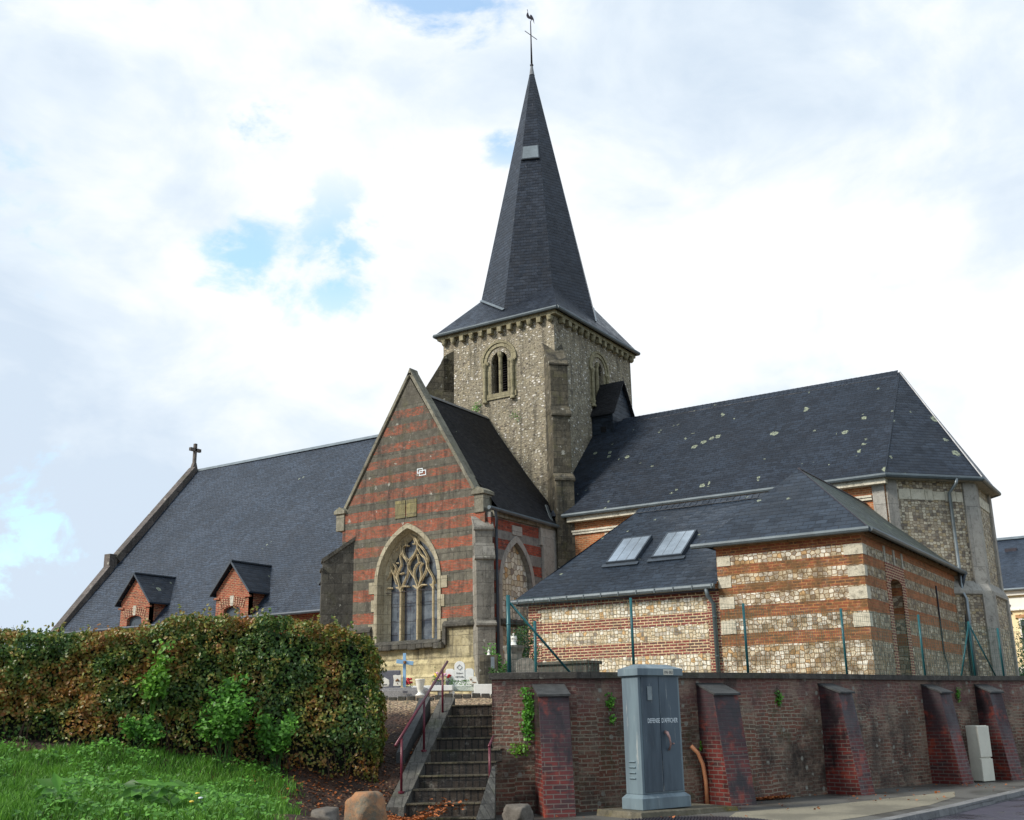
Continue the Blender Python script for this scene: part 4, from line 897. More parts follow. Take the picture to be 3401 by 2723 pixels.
# --- tower
TX0, TX1, TY0, TY1, TZ = -26.8, -21.2, 36.5, 43.4, 17.45
tower_m = M['tower']; mb = MB()
sw = rarch(-23.9, .40, 15.98, 14.58); ew = rarch(40.25, .40, 15.98, 14.4)
panel(mb, fS(TY0), [(TX0, 2), (TX0, TZ), (TX1, TZ), (TX1, 2)], [sw], .5, False)
panel(mb, fE(TX1), [(TY0, 2), (TY0, TZ), (TY1, TZ), (TY1, 2)], [ew], .5, False)
mb.quad((TX0, TY0, 2), (TX0, TY1, 2), (TX0, TY1, TZ), (TX0, TY0, TZ)); mb.quad((TX0, TY1, 2), (TX1, TY1, 2), (TX1, TY1, TZ), (TX0, TY1, TZ))
tower = mb.build('tower', tower_m, ch)
def belfry(f, xc):
    mb = MB()
    for a0, a1, d0, d1 in ((.88, .78, -.07, -.07), (.76, .62, -.03, -.03), (.60, .5, .05, .05), (.5, .40, .12, .12)):
        A = rarch(xc, a0, 15.98, 15.9); B = rarch(xc, a1, 15.98, 15.9); ring(mb, f, A, B, d0, d1); ring(mb, f, A, A, d0, .0 if d0 < 0 else d0-.08); ring(mb, f, B, B, d1, d1+.1)
    def bx(s0, s1, z0, z1, d0, d1):
        P = [f(s, z, d) for z in (z0, z1) for s, d in ((s0, d0), (s1, d0), (s1, d1), (s0, d1))]; mb.mesh(P, [(0, 1, 5, 4), (1, 2, 6, 5), (3, 0, 4, 7), (4, 5, 6, 7), (0, 3, 2, 1)])
    for s in (-1, 1):
        for q in ((.5, .84, 15.86, 15.98, -.09, .02), (.42, .84, 14.35, 15.86, -.012, .02), (.46, .52, 14.5, 15.9, -.02, .3)):
            a, b = sorted((xc+s*q[0], xc+s*q[1])); bx(a, b, *q[2:])
        mb.tube([f(xc+s*.69, 14.3, -.07), f(xc+s*.69, 15.72, -.07)], .075, 10); mb.lathe(f(xc+s*.69, 15.70, -.07), [(.075, 0), (.12, .14), (.12, .18)], 8); mb.lathe(f(xc+s*.69, 14.2, -.07), [(.12, 0), (.12, .06), (.08, .12)], 8)
    bx(xc-.85, xc+.85, 14.32, 14.55, -.06, .4)
    mb.tube([f(xc, 14.55, .1), f(xc, 16.2, .1)], .085, 10); mb.lathe(f(xc, 16.12, .1), [(.08, 0), (.13, .12), (.13, .24)], 8)
    mb.build('belfry_window', M['belfry'], tower)
    v = MB()
    for k in range(17):
        z = 14.62+k*.105; v.quad(f(xc-.42, z, .34), f(xc+.42, z, .34), f(xc+.42, z+.07, .46), f(xc-.42, z+.07, .46))
    v.build('louvre', M['louvre'], tower); MB().quad(f(xc-.6, 14.3, .49), f(xc+.6, 14.3, .49), f(xc+.6, 16.6, .49), f(xc-.6, 16.6, .49)).build('belfry_void', M['black'], tower)
belfry(fS(TY0), -23.9); belfry(fE(TX1), 40.25)
mb = MB(); o = .2
mb.box((TX0-o, TY0-o, 17.42), (TX1+o, TY0+.02, 17.6)); mb.box((TX1-.02, TY0+.021, 17.42), (TX1+o, TY1+o, 17.6)); mb.box((TX0-o, TY0+.021, 17.42), (TX0+.02, TY1+o, 17.6))
mb.build('cornice', M['belfry'], tower, bevel=.02)
random.seed(3)
cb0 = None; spots = []
n = 12
for k in range(n): spots.append((TX0+.12+(TX1-TX0-.24)*k/(n-1), TY0-.11, 0))
for k in range(13): spots.append((TX1+.11, TY0+.5+(TY1-TY0-.6)*k/12, 1))
for x, y, side in spots:
    a = random.uniform(.85, 1.15); mb = MB(); kind = random.random()
    if kind < .5: mb.box((x-.1*a, y-.11*a, 17.18), (x+.1*a, y+.11*a, 17.42)); 
    else: mb.lathe((x, y, 17.14), [(.05, 0), (.12*a, .08), (.13*a, .2), (.1, .28)], 8)
    mb.box((x-.11, y-.11, 17.34), (x+.11, y+.11, 17.425)); mb.build('corbel', M['belfry'], tower, bevel=.02)
dbutt('tower_buttress', (TX1-.28, TY0+.28), (K, -K), [(1.5, 6.5, .1), (1.36, 10.35, .25), (1.12, 13.0, .35), (.96, 15.15, 1.15)], .72, M['butt_tower'], tower, mould=True)
dbutt('tower_buttress', (TX0+.28, TY0+.28), (-K, -K), [(1.55, 14.6, 1.9), (.45, 16.6, .3)], .8, M['butt_tower'], tower, mould=False)
# skirt and spire
E0 = [(-27.09, 36.2), (-20.85, 36.2), (-20.85, 43.64), (-27.09, 43.64)]; EZ = 17.66; SCX, SCY, APZ, KR_ = -23.95, 39.86, 32.0, .2105
def sv(k, z): a = math.pi/4*k; r = KR_*(APZ-z); return np.array((SCX+r*math.sin(a), SCY-r*math.cos(a), z))
vz = [18.4, 19.5, 18.1, 19.55, 18.4, 19.55, 18.4, 19.55]   # S, SE, E, NE, N, NW, W, SW
vt = [sv(k, vz[k]) for k in range(8)]; c4 = [np.array((*E0[1], EZ)), np.array((*E0[2], EZ)), np.array((*E0[3], EZ)), np.array((*E0[0], EZ))]  # SE NE NW SW
mb = MB(); top = np.array((SCX, SCY, APZ))
for k in range(8): mb.quad(vt[k], vt[(k+1) % 8], top+(vt[(k+1) % 8]-top)*.045, top+(vt[k]-top)*.045)
spire = mb.build('spire', M['slate_spire'], ch)
mb = MB(); SE, NE, NW, SW = c4
for a, b, p, q, r in ((SW, SE, vt[7], vt[0], vt[1]), (SE, NE, vt[1], vt[2], vt[3]), (NE, NW, vt[3], vt[4], vt[5]), (NW, SW, vt[5], vt[6], vt[7])):
    mb.quad(a, q, p); mb.quad(a, b, q); mb.quad(b, r, q)
mb.build('broach_roof', M['slate_spire'], ch)
mb = MB()
for a, b in ((vt[7], vt[0]), (vt[3], vt[2])): 
    u = np.cross(b-a, (0, -1, 0)); mb.bar(a+np.array((.0, -.03, .03)), b+np.array((0, -.03, .03)), .12, .03, (0, -1, 1) if a is vt[7] else (1, 0, 1))
piecebuild(mb, 'valley_lead', M['zinc'], spire)
mb = MB(); g_ = .06
for i in range(4):
    a, b = E0[i], E0[(i+1) % 4]; mb.tube([(a[0], a[1], EZ-.03), (b[0], b[1], EZ-.03)], .085, 8)
mb.build('tower_gutter', M['gutter'], tower)
mb = MB(); Vc = [top+(v-top)*.0462*.98+np.array((0, 0, 0)) for v in vt]
zz = 31.42; rr = KR_*(APZ-zz)*1.04
mb.lathe((SCX, SCY, 0), [(rr*1.12, zz-.03), (rr*1.02, zz+.0), (.055, 31.93)], 8); mb.build('spire_cap', M['lead'], spire)
# weather vane
mb = MB(); mb.lathe((SCX, SCY, 31.88), [(.03, 0), (.085, .05), (.085, .1), (.03, .16)], 10); mb.tube([(SCX, SCY, 31.95), (SCX, SCY, 34.45)], [.05, .022], 8); wv = mb.build('weather_vane', M['iron'], ch, smooth=True)
dirx = np.array((.62, .78, 0))
mb = MB(); c = np.array((SCX, SCY, 33.62)); arm = np.array((RT[0], RT[1], 0))*.30+np.array((FW[0], FW[1], 0))*.36
mb.tube([c-arm+np.array((0, 0, .02)), c+arm], .018, 6); mb.build('cross_bar', M['zinc_dark'], wv)
ck = [(340, 205), (352, 225), (356, 270), (372, 330), (400, 372), (402, 340), (415, 322), (440, 340), (468, 385), (486, 430), (490, 480), (496, 525), (478, 480), (462, 430), (448, 435), (438, 465), (428, 432), (395, 412), (372, 410), (335, 380), (320, 345), (325, 310), (345, 275), (344, 240), (334, 212)]
mb = MB(); k_ = np.array((SCX, SCY))
P = []
for x, y in ck:
    d = ray(1700+x/6.64, y/6.64); nrm = np.array((FW[0], FW[1], 0)); t = ((np.array((SCX, SCY, 0))-CAM)@nrm)/(d@nrm); P.append(CAM+d*t)
mb.prism([p-np.array((FW[0], FW[1], 0))*.02 for p in P], np.array((FW[0], FW[1], 0))*.04); mb.build('rooster', M['iron'], wv)
# roof hatch on the spire's south-east face
zA, zB = 27.03, 26.28; a0, a1 = sv(0, zA), sv(1, zA); b0, b1 = sv(0, zB), sv(1, zB); n = np.cross(b1-b0, a0-b0); n /= np.linalg.norm(n); n = n if n[1] < 0 else -n
q = [b0+(b1-b0)*.03+n*.09, b0+(b1-b0)*.97+n*.09, a0+(a1-a0)*.97+n*.09, a0+(a1-a0)*.03+n*.09]
mb = MB(); mb.mesh(q+[p-n*.1 for p in q], [(0, 1, 2, 3), (4, 5, 1, 0), (5, 6, 2, 1), (7, 4, 0, 3), (6, 7, 3, 2)]); hatch = mb.build('roof_hatch', M['zinc_dark'], spire, bevel=.01)
ce = sum(q)/4; qq = [ce+(p-ce)*.88+n*.012 for p in q]; MB().quad(*qq).build('hatch_pane', M['zinc'], hatch)
# turret on the tower's east side above the choir ridge
mb = MB(); y0, y1, yc, x1 = 39.45, 41.3, 40.37, -20.2
mb.quad((TX1, y0, 12.4), (x1, y0, 12.4), (x1, y0, 13.85), (TX1, y0, 13.85)); mb.quad((x1, y0, 12.4), (x1, y1, 12.4), (x1, y1, 13.85), (x1, yc, 15.22), (x1, y0, 13.85)); tu = mb.build('roof_turret', M['slate_low'], ch)
mb = MB()
for s, ye in ((-1, y0-.12), (1, y1+.12)):
    v = [(TX1-.02, yc, 15.38), (x1+.14, yc, 15.38), (x1+.14, ye, 13.76), (TX1-.02, ye, 13.76)]; mb.mesh(v+[(p[0], p[1], p[2]-.06) for p in v], [(0, 1, 2, 3), (1, 5, 6, 2), (3, 2, 6, 7), (4, 7, 6, 5)])
mb.build('turret_roof', M['slate_dark'], tu)
mb = MB(); mb.box((-20.78, y0-.02, 12.98), (-20.52, y0+.02, 13.22)); mb.build('turret_opening', M['black'], tu)

# --- choir
W1, W2, W3, W4 = (-8.65, 36.05), (-6.42, 38.52), (-6.42, 41.4), (-8.65, 43.9); E1, E2, E3, E4 = (-8.5, 35.66), (-6.05, 38.38), (-6.07, 41.55), (-8.5, 44.25); CZ = 8.93
mb = MB(); mb.quad((TX1, YC, 2), (*W1, 2), (*W1, CZ), (TX1, YC, CZ)); cw = mb.build('choir_wall', M['choir_brick'], ch)
mb = MB(); mb.quad((TX1, 43.9, 2), (*W4, 2), (*W4, CZ), (TX1, 43.9, CZ)); mb.build('choir_wall', M['choir_brick'], ch)
mb = MB()
def seg(mb, a, b, z0, z1, off=0, ext=0):
    a = np.array(a); b = np.array(b); t = (b-a)/np.linalg.norm(b-a); n = np.array((t[1], -t[0])); a = a+n*off-t*ext; b = b+n*off+t*ext; mb.quad((*a, z0), (*b, z0), (*b, z1), (*a, z1))
for a, b in ((W1, W2), (W2, W3), (W3, W4)): seg(mb, a, b, 2, CZ)
ap = mb.build('apse_wall', M['apse'], ch)
def strip(mb, a, b, u0, u1, z0, z1, th):
    a = np.array(a); b = np.array(b); L = np.linalg.norm(b-a); t = (b-a)/L; n = np.array((t[1], -t[0])); c = a+t*(u0+u1)/2+n*(th/2-.01)
    mb.obox((c[0], c[1], (z0+z1)/2), (t[0], t[1], 0), (n[0], n[1], 0), u1-u0, th+.02, z1-z0)
LA = np.linalg.norm(np.array(W2)-W1); LB = W3[1]-W2[1]
mb = MB()
strip(mb, W1, W2, .02, .4, 2, CZ-.12, .05); strip(mb, (TX1, YC), W1, W1[0]-TX1-.42, W1[0]-TX1-.03, 2, CZ-.2, .05)
strip(mb, W1, W2, LA-.42, LA+.05, 2, CZ-.1, .08); strip(mb, W2, W3, .03, .5, 2, CZ-.1, .085); strip(mb, W2, W3, LB-.3, LB+.07, 2, CZ-.1, .08)
piecebuild(mb, 'corner_pilaster', M['render'], ap)
mb = MB(); random.seed(5); u = .45
while u < LA-.5:
    wd = random.uniform(.3, .55); wd = min(wd, LA-.44-u); strip(mb, W1, W2, u+.01, u+wd-.01, 8.17+random.uniform(-.03, .02), 8.5+random.uniform(-.04, .03), .03); u += wd
u = .5
while u < LB-.3: strip(mb, W2, W3, u+.01, u+.45, 8.15, 8.48, .03); u += .46
piecebuild(mb, 'ashlar_block', M['block'], ap)
mb = MB()
for a, b in ((W1, W2), (W2, W3), (W3, W4)):
    a_ = np.array(a); b_ = np.array(b); L = np.linalg.norm(b_-a_); t = (b_-a_)/L; n = np.array((t[1], -t[0])); e = lambda u, v, z: (a_[0]+t[0]*u+n[0]*v, a_[1]+t[1]*u+n[1]*v, z)
    mb.prism([e(-.05, 0, 5.55), e(-.05, .05, 5.5), e(-.05, .2, 5.22), e(-.05, .2, 5.12), e(-.05, 0, 5.0)], tuple(t*(L+.1))+(0,))
mb.build('water_table', M['render'], ap)
mb = MB()
for a, b in ((W1, W2), (W2, W3), (W3, W4)): seg(mb, a, b, 1.8, 5.15, .13, .05)
mb.build('apse_base', M['apse'], ap)
mb = MB(); strip(mb, W2, W3, -.02, .42, 1.8, 5.12, .2); strip(mb, W1, W2, LA-.3, LA+.08, 1.8, 5.12, .2); strip(mb, W2, W3, LB-.25, LB+.1, 1.8, 5.12, .2); piecebuild(mb, 'base_pilaster', M['render'], ap)
mb = MB(); mb.prism([(TX1+.3, YC, CZ+.02), (TX1+.3, YC-.22, CZ+.02), (TX1+.3, YC-.2, CZ-.08), (TX1+.3, YC-.1, CZ-.19), (TX1+.3, YC, CZ-.2)], (W1[0]-TX1-.25, 0, 0))
for z in (8.18, 8.27): mb.box((TX1+.3, YC-.07-(z-8.18)*.3, z), (W1[0]-.45, YC+.01, z+.07))
mb.box((TX1+.75, 35.74, 8.64), (W1[0]+.1, YC, 8.85)); mb.box((-19.0, YC-.03, 7.0), (-18.6, YC+.01, 8.12)); piecebuild(mb, 'cornice', M['block'], cw)
mb = MB(); r0, r1 = (TX1, 40.0, 13.5), (-8.62, 40.0, 13.5)
nx, ny = 26, 10
for i in range(nx):
    for j in range(ny):
        q = []
        for a, b in ((i, j), (i+1, j), (i+1, j+1), (i, j+1)):
            ta, tb = a/nx, b/ny; x0 = TX1+.02+(r1[0]-TX1)*ta; x1_ = TX1+.02+(E1[0]-TX1)*ta; x = x0+(x1_-x0)*tb; y = 40+(E1[1]-40)*tb; z = 13.5+(CZ-13.5)*tb; k = .04*mnoise.noise(Vector((x*.4, y*.6, 9)))*(1 if 0 < a < nx and 0 < b < ny else 0)-.03*math.sin(math.pi*tb)*(0 if a in (nx,) else 1)
            q.append((x, y, z+k))
        mb.quad(*q)
mb.quad(r1, (*E1, CZ), (*E2, CZ)); mb.quad(r1, (*E2, CZ), (*E3, CZ)); mb.quad(r1, (*E3, CZ), (*E4, CZ)); mb.quad(r0, r1, (*E4, CZ), (TX1, 44.25, CZ)); mb.fix = False
mb.build('choir_roof', M['slate_choir'], ch)
mb = MB(); r = random.Random(2)
for k in range(60):                       # overlapping ridge slates
    x = TX1+1.3+k*(r1[0]-TX1-1.3)/60; mb.obox((x, 39.93, 13.46), (1, .0, .05), (0, 1, 1.25), .26, .2, .02)
mb.build('choir_ridge', M['slate_choir'], ch)
def hipline(a, b, w, name, mat):
    mb = MB(); mb.tube([np.array(a)+(0, 0, .0), b], w, 6); mb.build(name, mat, ch)
hipline(r1, (*E2, CZ+.02), .035, 'hip_flashing', M['lead'])
hipline(r1, (*E1, CZ+.02), .02, 'hip_flashing', M['slate_choir'])
mb = MB(); mb.tube([(TX1+.6, E1[1]-.02, CZ-.05), (*E1, CZ-.05), (E2[0], E2[1], CZ-.05), (E3[0], E3[1], CZ-.05), (*E4, CZ-.05)], .08, 8); mb.build('gutter', M['gutter'], ch)
mb = MB(); 
for a, b, c, d in ((W1, W2, E2, E1), (W2, W3, E3, E2), (W3, W4, E4, E3)): mb.quad((*a, CZ-.12), (*b, CZ-.12), (*c, CZ-.08), (*d, CZ-.08))
mb.build('soffit', M['render'], ap)
p_ = np.array((-7.1, 37.78)); n_ = np.array((.742, -.67))
mb = MB(); mb.tube([(-6.72, 37.6, CZ-.08), (-6.74, 37.58, 8.7), (*(p_+n_*.12), 8.42), (*(p_+n_*.12), 5.2), (*(p_+n_*.28), 4.95), (*(p_+n_*.28), 2)], .06, 10); mb.build('downpipe', M['zinc'], ch, smooth=True)

# --- annex, tall part
AX0, AX1, AY, AYB = -10.98, -7.19, 27.0, 38.2; AZ = 5.82
f = fE(AX1); mb = MB(); panel(mb, fS(AY), [(AX0, 1.8), (AX0, AZ), (AX1, AZ), (AX1, 1.8)], [], .3, False); mb.quad((AX0, AY, 1.8), (AX0, 36, 1.8), (AX0, 36, AZ), (AX0, AY, AZ)); an = mb.build('annex_wall', M['annex_high'], ch)
arc = [(29.34, 2.35), (29.34, 4.72)]+[(29.94-.6*math.cos(math.pi*i/8), 4.72+.16*math.sin(math.pi*i/8)) for i in range(1, 8)]+[(30.54, 4.72), (30.54, 2.35)]
mb = MB(); panel(mb, f, [(AY, 1.8), (AY, AZ), (AYB, AZ), (AYB, 1.8)], [arc], .42, False); mb.build('annex_side_wall', M['annex_east'], ch)
mb = MB(); mb.quad(*[(AX1-.4, s, z) for s, z in ((29.2, 2.2), (30.7, 2.2), (30.7, 5), (29.2, 5))]); nb = mb.build('doorway_back', M['quoin_brick'], ch)
so_ = [(28.98, 2.0), (28.98, 5.25), (30.9, 5.25), (30.9, 2.0)]
mb = MB(); panel(mb, lambda s, z, d: (AX1+.018-d, s, z), so_, [arc], .03); panel_ = mb.build('doorway_surround', M['quoin_brick'], ch)
mb = MB()
for z0, z1, w_ in ((5.24, 5.5, .45), (4.71, 4.96, .4), (4.16, 4.46, .42), (3.5, 3.83, .38)):
    mb.box((AX1-w_, AY-.02, z0), (AX1+.02, AY+(.3 if w_ > .4 else .2), z1))
for z0, z1, w_ in ((5.24, 5.5, .38), (4.68, 4.96, .37), (4.14, 4.44, .42), (3.5, 3.84, .42)): mb.box((AX0+.02, AY-.02, z0), (AX0+w_, AY+.02, z1))
piecebuild(mb, 'corner_block', M['block'], an)
mb = MB(); mb.box((AX0-.02, AY-.1, 5.7), (AX1+.1, AY, 5.8)); mb.box((AX1, AY+.001, 5.7), (AX1+.1, AYB-.3, 5.8)); mb.build('annex_cornice', mat_stone('annex_cornice_render', lin(164, 128, 92), lin(140, 110, 82), 1, .3, streak=.2), ch)
mb = MB()
for y in (28.95, 29.9, 30.75): mb.box((AX1, y, 5.25), (AX1+.03, y+.14, 5.66))
piecebuild(mb, 'relieving_block', M['ashlar'], ch)
AP = (-9.3, 29.3, 8.05); ez = 5.83; G0, G1, G2 = (-11.42, 26.8, ez), (-6.93, 26.8, ez), (-6.93, 37.95, ez)
rb = (-9.3, 36.05, 8.05)
mb = MB(); mb.quad(G0, G1, AP); mb.quad(G0, AP, rb, (-11.42, 36.05, ez)); mb.build('annex_roof', M['slate_low'], ch)
mb = MB(); mb.quad(G1, G2, (-8.62, 36.08, 7.38), rb, AP); mb.fix = False; mb.build('annex_roof', M['slate_moss'], ch)
mb = MB(); mb.tube([AP, (AP[0], 36.05, 8.05)], .04, 6); mb.tube([AP, G1], .015, 5); mb.build('annex_ridge', M['iron'], ch)
mb = MB(); mb.tube([(-11.55, 26.74, ez-.04), (-6.9, 26.74, ez-.04)], .07, 8); mb.tube([(-6.88, 26.74, ez-.04), (-6.88, 37.95, ez-.04)], .07, 8); mb.build('gutter', M['gutter'], ch)
mb = MB(); p_ = (-6.95, 37.7); mb.tube([(-6.86, 37.75, ez-.05), (-6.95, 37.72, 5.5), (-7.06, 37.75, 5.2), (-7.0, 37.6, 2)], .06, 8); mb.build('downpipe', M['zinc_dark'], ch, smooth=True)
mb = MB(); mb.tube([(AX1+.03, 34.65, 5.12), (AX1+.03, 34.65, 3.12)], .025, 6); ib = mb.build('iron_bar', M['iron'], ch)
mb = MB(); mb.tube([(AX1+.03, 34.65, 3.12), (AX1+.04, 34.9, 2.85), (AX1+.04, 35.0, 2.3)], .025, 6); mb.build('drain_pipe', M['zinc'], ch)
# low part
LX0 = -16.82; LZ = 4.62
mb = MB(); mb.quad((LX0, AY+.02, 1.8), (AX0, AY+.02, 1.8), (AX0, AY+.02, LZ), (LX0, AY+.02, LZ)); mb.quad((LX0, AY+.02, 1.8), (LX0, 31, 1.8), (LX0, 31, LZ), (LX0, AY+.02, LZ)); lw = mb.build('low_annex_wall', M['annex_low'], ch)
mb = MB(); mb.box((LX0-.012, AY+.008, 1.8), (LX0+.3, AY+.1, LZ)); mb.box((AX0-.34, AY+.008, 1.8), (AX0-.003, AY+.03, LZ))
for k in range(12): mb.box((LX0+.3, AY+.0085, 2.0+k*.225), (LX0+.42, AY+.05, 2.075+k*.225+.075))
piecebuild(mb, 'brick_quoin', M['quoin_brick'], lw)
ls = .72; ly = 26.82; lz = 4.78; RYL = 31.0; rzl = lz+ls*(RYL-ly); TL = (-15.12, RYL, rzl); 
mb = MB(); k = 14
P0 = (-17.2, ly, lz); P1 = (-10.97, ly, lz); TR = (-10.5, RYL, rzl)
def lr(a, b):  # bilinear
    p = np.array(P0)+(np.array(P1)-P0)*a; q = np.array(TL)+(np.array(TR)-TL)*a; return p+(q-p)*b
for i in range(k):
    for j in range(k):
        q = []
        for a, b in ((i, j), (i+1, j), (i+1, j+1), (i, j+1)):
            p = lr(a/k, b/k); p[2] += .025*mnoise.noise(Vector((p[0]*.8, p[1], 4)))-.03*math.sin(math.pi*b/k); q.append(p)
        mb.quad(*q)
mb.quad(P0, TL, (-15.12, 33, 6.2), (-17.2, 33, lz)); mb.quad(TL, TR, (-10.5, 36, 6.0), (-15.12, 36, 6.0)); mb.fix = False
lroof = mb.build('low_annex_roof', M['slate_low'], ch)
mb = MB()
for i in range(22): x = TL[0]+.1+i*.2; mb.obox((x, RYL-.07, rzl-.02), (1, 0, .06), (0, 1, ls), .24, .22, .018)
mb.build('low_annex_ridge', M['slate_low'], ch)
mb = MB(); mb.tube([(-17.22, ly-.06, lz-.05), (-10.99, ly-.06, lz-.05)], .075, 8)
for i in range(12): x = -17+i*.54; mb.box((x, ly-.145, lz-.11), (x+.03, ly+.02, lz-.0))
mb.build('gutter', M['gutter'], ch); mb = MB(); mb.box((-17.1, ly-.02, lz-.16), (-10.99, AY+.03, lz-.1)); mb.build('eaves_board', M['iron'], ch)
mb = MB(); mb.tube([(-11.22, ly-.06, lz-.1), (-11.2, ly-.03, 4.5), (-11.12, AY-.05, 4.3), (-11.1, AY-.07, 2.2)], .055, 10); 
for z in (3.95, 2.95): mb.lathe((-11.1, AY-.07, z), [(.065, 0), (.065, .03)], 10)
mb.build('downpipe', M['gutter'], ch, smooth=True)
def skylight(xa, xb, ya, yb):
    z = lambda y: lz+ls*(y-ly); n = np.array((0, -ls, 1))/math.hypot(ls, 1); up = np.array((0, 1, ls))/math.hypot(1, ls)
    c = np.array(((xa+xb)/2, (ya+yb)/2, z((ya+yb)/2))); L = (yb-ya)*math.hypot(1, ls); W = xb-xa; mb = MB()
    for s in (-1, 1): mb.obox(c+np.array((s*W/2, 0, 0))+n*.03, (1, 0, 0), up, .05, L+.05, .1, n); mb.obox(c+up*s*L/2+n*.03, (1, 0, 0), up, W-.05, .05, .1, n)
    mb.obox(c-up*(L/2+.1)+n*.01, (1, 0, 0), up, W+.24, .16, .025, n)
    fr = mb.build('skylight', M['zinc_dark'], lroof); MB().obox(c+n*.07, (1, 0, 0), up, W-.05, L-.05, .008, n).build('skylight_glass', M['skyglass'], fr)
    for s in (-.17, .17): MB().obox(c+np.array((s*W, 0, 0))+n*.077, (1, 0, 0), up, .010, L-.06, .006, n).build('glazing_bar', M['lead'], fr)
skylight(-14.83, -13.92, 28.2, 29.35); skylight(-13.4, -12.5, 28.25, 29.4)
# ------------------------------------------------------------------ things on the pavement
def txt(body, size, mat, origin, e1, up, name, parent, width=None, align='LEFT', th=.0015, bold=0):
    cu = bpy.data.curves.new('lettering', 'FONT'); cu.body = body; cu.size = size; cu.extrude = th; cu.align_x = align; cu.resolution_u = 2; cu.offset = bold*size
    o = bpy.data.objects.new('lettering', cu); COL.objects.link(o); dg = bpy.context.evaluated_depsgraph_get(); me = bpy.data.meshes.new_from_object(o.evaluated_get(dg)); 
    bpy.data.objects.remove(o); e1 = Vector(e1).normalized(); up = Vector(up).normalized(); n = e1.cross(up); s = 1
    if width: xs = [v.co.x for v in me.vertices]; s = width/(max(xs)-min(xs))
    org = Vector((0, 0, 0)); p = parent
    while p is not None: org += p.location; p = p.parent
    O = Vector(origin)-org
    for v in me.vertices: c = v.co.copy(); v.co = O+e1*(c.x*s)+up*(c.y)+n*c.z
    me.materials.clear(); me.materials.append(mat); ob = bpy.data.objects.new(name, me); COL.objects.link(ob); ob.parent = parent; return ob
e1 = np.array((.358, .934, 0)); e2 = np.array((-.934, .358, 0)); FL = np.array((-8.2, 16.45, 0.)); CW, CD = 1.07, .49
cab = empty('utility_cabinet', tuple(FL+e1*CW/2+e2*CD/2), 'tall grey blue steel utility cabinet with two doors on the pavement', 'utility cabinet')
cc = lambda u, v, z: tuple(FL+e1*u+e2*v+np.array((0, 0, z)))
mb = MB()
def fr(mb, u0, u1, v0, v1, z0, z1, U0=None, U1=None, V0=None, V1=None):
    U0 = u0 if U0 is None else U0; U1 = u1 if U1 is None else U1; V0 = v0 if V0 is None else V0; V1 = v1 if V1 is None else V1
    mb.mesh([cc(u0, v0, z0), cc(u1, v0, z0), cc(u1, v1, z0), cc(u0, v1, z0), cc(U0, V0, z1), cc(U1, V0, z1), cc(U1, V1, z1), cc(U0, V1, z1)], [(0, 1, 5, 4), (1, 2, 6, 5), (2, 3, 7, 6), (3, 0, 4, 7), (4, 5, 6, 7), (0, 3, 2, 1)])
fr(mb, 0, CW, 0, CD, .1, .27); fr(mb, 0, CW, 0, CD, .27, .33, .07, CW-.07, .06, CD-.04); mb.build('plinth', M['cab_side'], cab, bevel=.008)
mb = MB(); fr(mb, .07, CW-.07, .06, CD-.04, .33, 2.17); mb.build('body', M['cab_side'], cab, bevel=.008)
mb = MB(); fr(mb, .02, CW-.02, .0, CD, 2.17, 2.285); fr(mb, .02, CW-.02, .0, CD, 2.285, 2.36, .22, CW-.22, .18, CD-.16); mb.build('lid', M['cab_side'], cab, bevel=.01)
doors = []
for u0, u1 in ((.13, .515), (.525, .95)):
    mb = MB(); fr(mb, u0, u1, .045, .065, .36, 2.15); doors.append(mb.build('door', M['cab_door'], cab, bevel=.004))
mb = MB(); fr(mb, .0, .0, 0, 0, 0, 0); mb = MB(); p = cc(.60, .03, 1.28); q = cc(.66, .0, 1.12); r_ = cc(.70, .02, 1.0); mb.tube([p, cc(.605, -.01, 1.26), cc(.64, -.025, 1.18), cc(.665, -.02, 1.08), cc(.655, .02, .99)], [.028, .03, .018, .016, .02], 8); mb.tube([cc(.76, .05, 1.09), cc(.76, .0, 1.09)], .012, 8); mb.build('handle', plain('worn_handle', lin(176, 140, 132), .4, .4, .4, 20), doors[1], smooth=True)
mb = MB(); fr(mb, .25, .35, .03, .046, 1.78, 2.0); mb.build('small_plate', M['zinc'], doors[0], bevel=.004)
pl_ = MB(); fr(pl_, .60, .82, -.006, .004, 2.185, 2.275); pl = pl_.build('number_plate', M['white_paint'], cab)
txt('096 003', .075, M['ink'], cc(.615, -.008, 2.20), e1, (0, 0, 1), 'plate_digits', pl, .19)
# find stencil span on the door plane
def onfront(x, y):
    d = ray(x, y); n = -e2; P = FL+e2*.044; t = ((P-CAM)@n)/(d@n); h_ = CAM+d*t; return (h_-FL)@e1, h_[2]
u0, z0 = onfront(2151, 2401); u1, z1 = onfront(2250, 2399)
txt("DEFENSE  D'AFFICHER", .105, M['stencil'], cc(u0, .042, (z0+z1)/2), e1, (0, 0, 1), 'stencil_text', doors[0], u1-u0, bold=.008)
mb = MB()
for k in range(4):
    z = .55+k*.085; v = [(.068, .2, z), (.068, .34, z), (.045, .34, z+.02), (.045, .2, z+.02)]; mb.mesh([cc(*a) for a in v]+[cc(.072, .2, z+.035), cc(.072, .34, z+.035)], [(0, 1, 2, 3), (3, 2, 5, 4), (0, 3, 4), (1, 5, 2)])
piecebuild(mb, 'vent_louvre', M['cab_side'], cab)
mb = MB(); mb.mesh([cc(-.28, -.26, .0), cc(1.9, -.26, 0), cc(1.9, .8, 0), cc(-.28, .8, 0), cc(-.26, -.24, .1), cc(1.88, -.24, .07), cc(1.88, .8, .07), cc(-.26, .8, .1)], [(0, 1, 5, 4), (1, 2, 6, 5), (3, 0, 4, 7), (4, 5, 6, 7)])
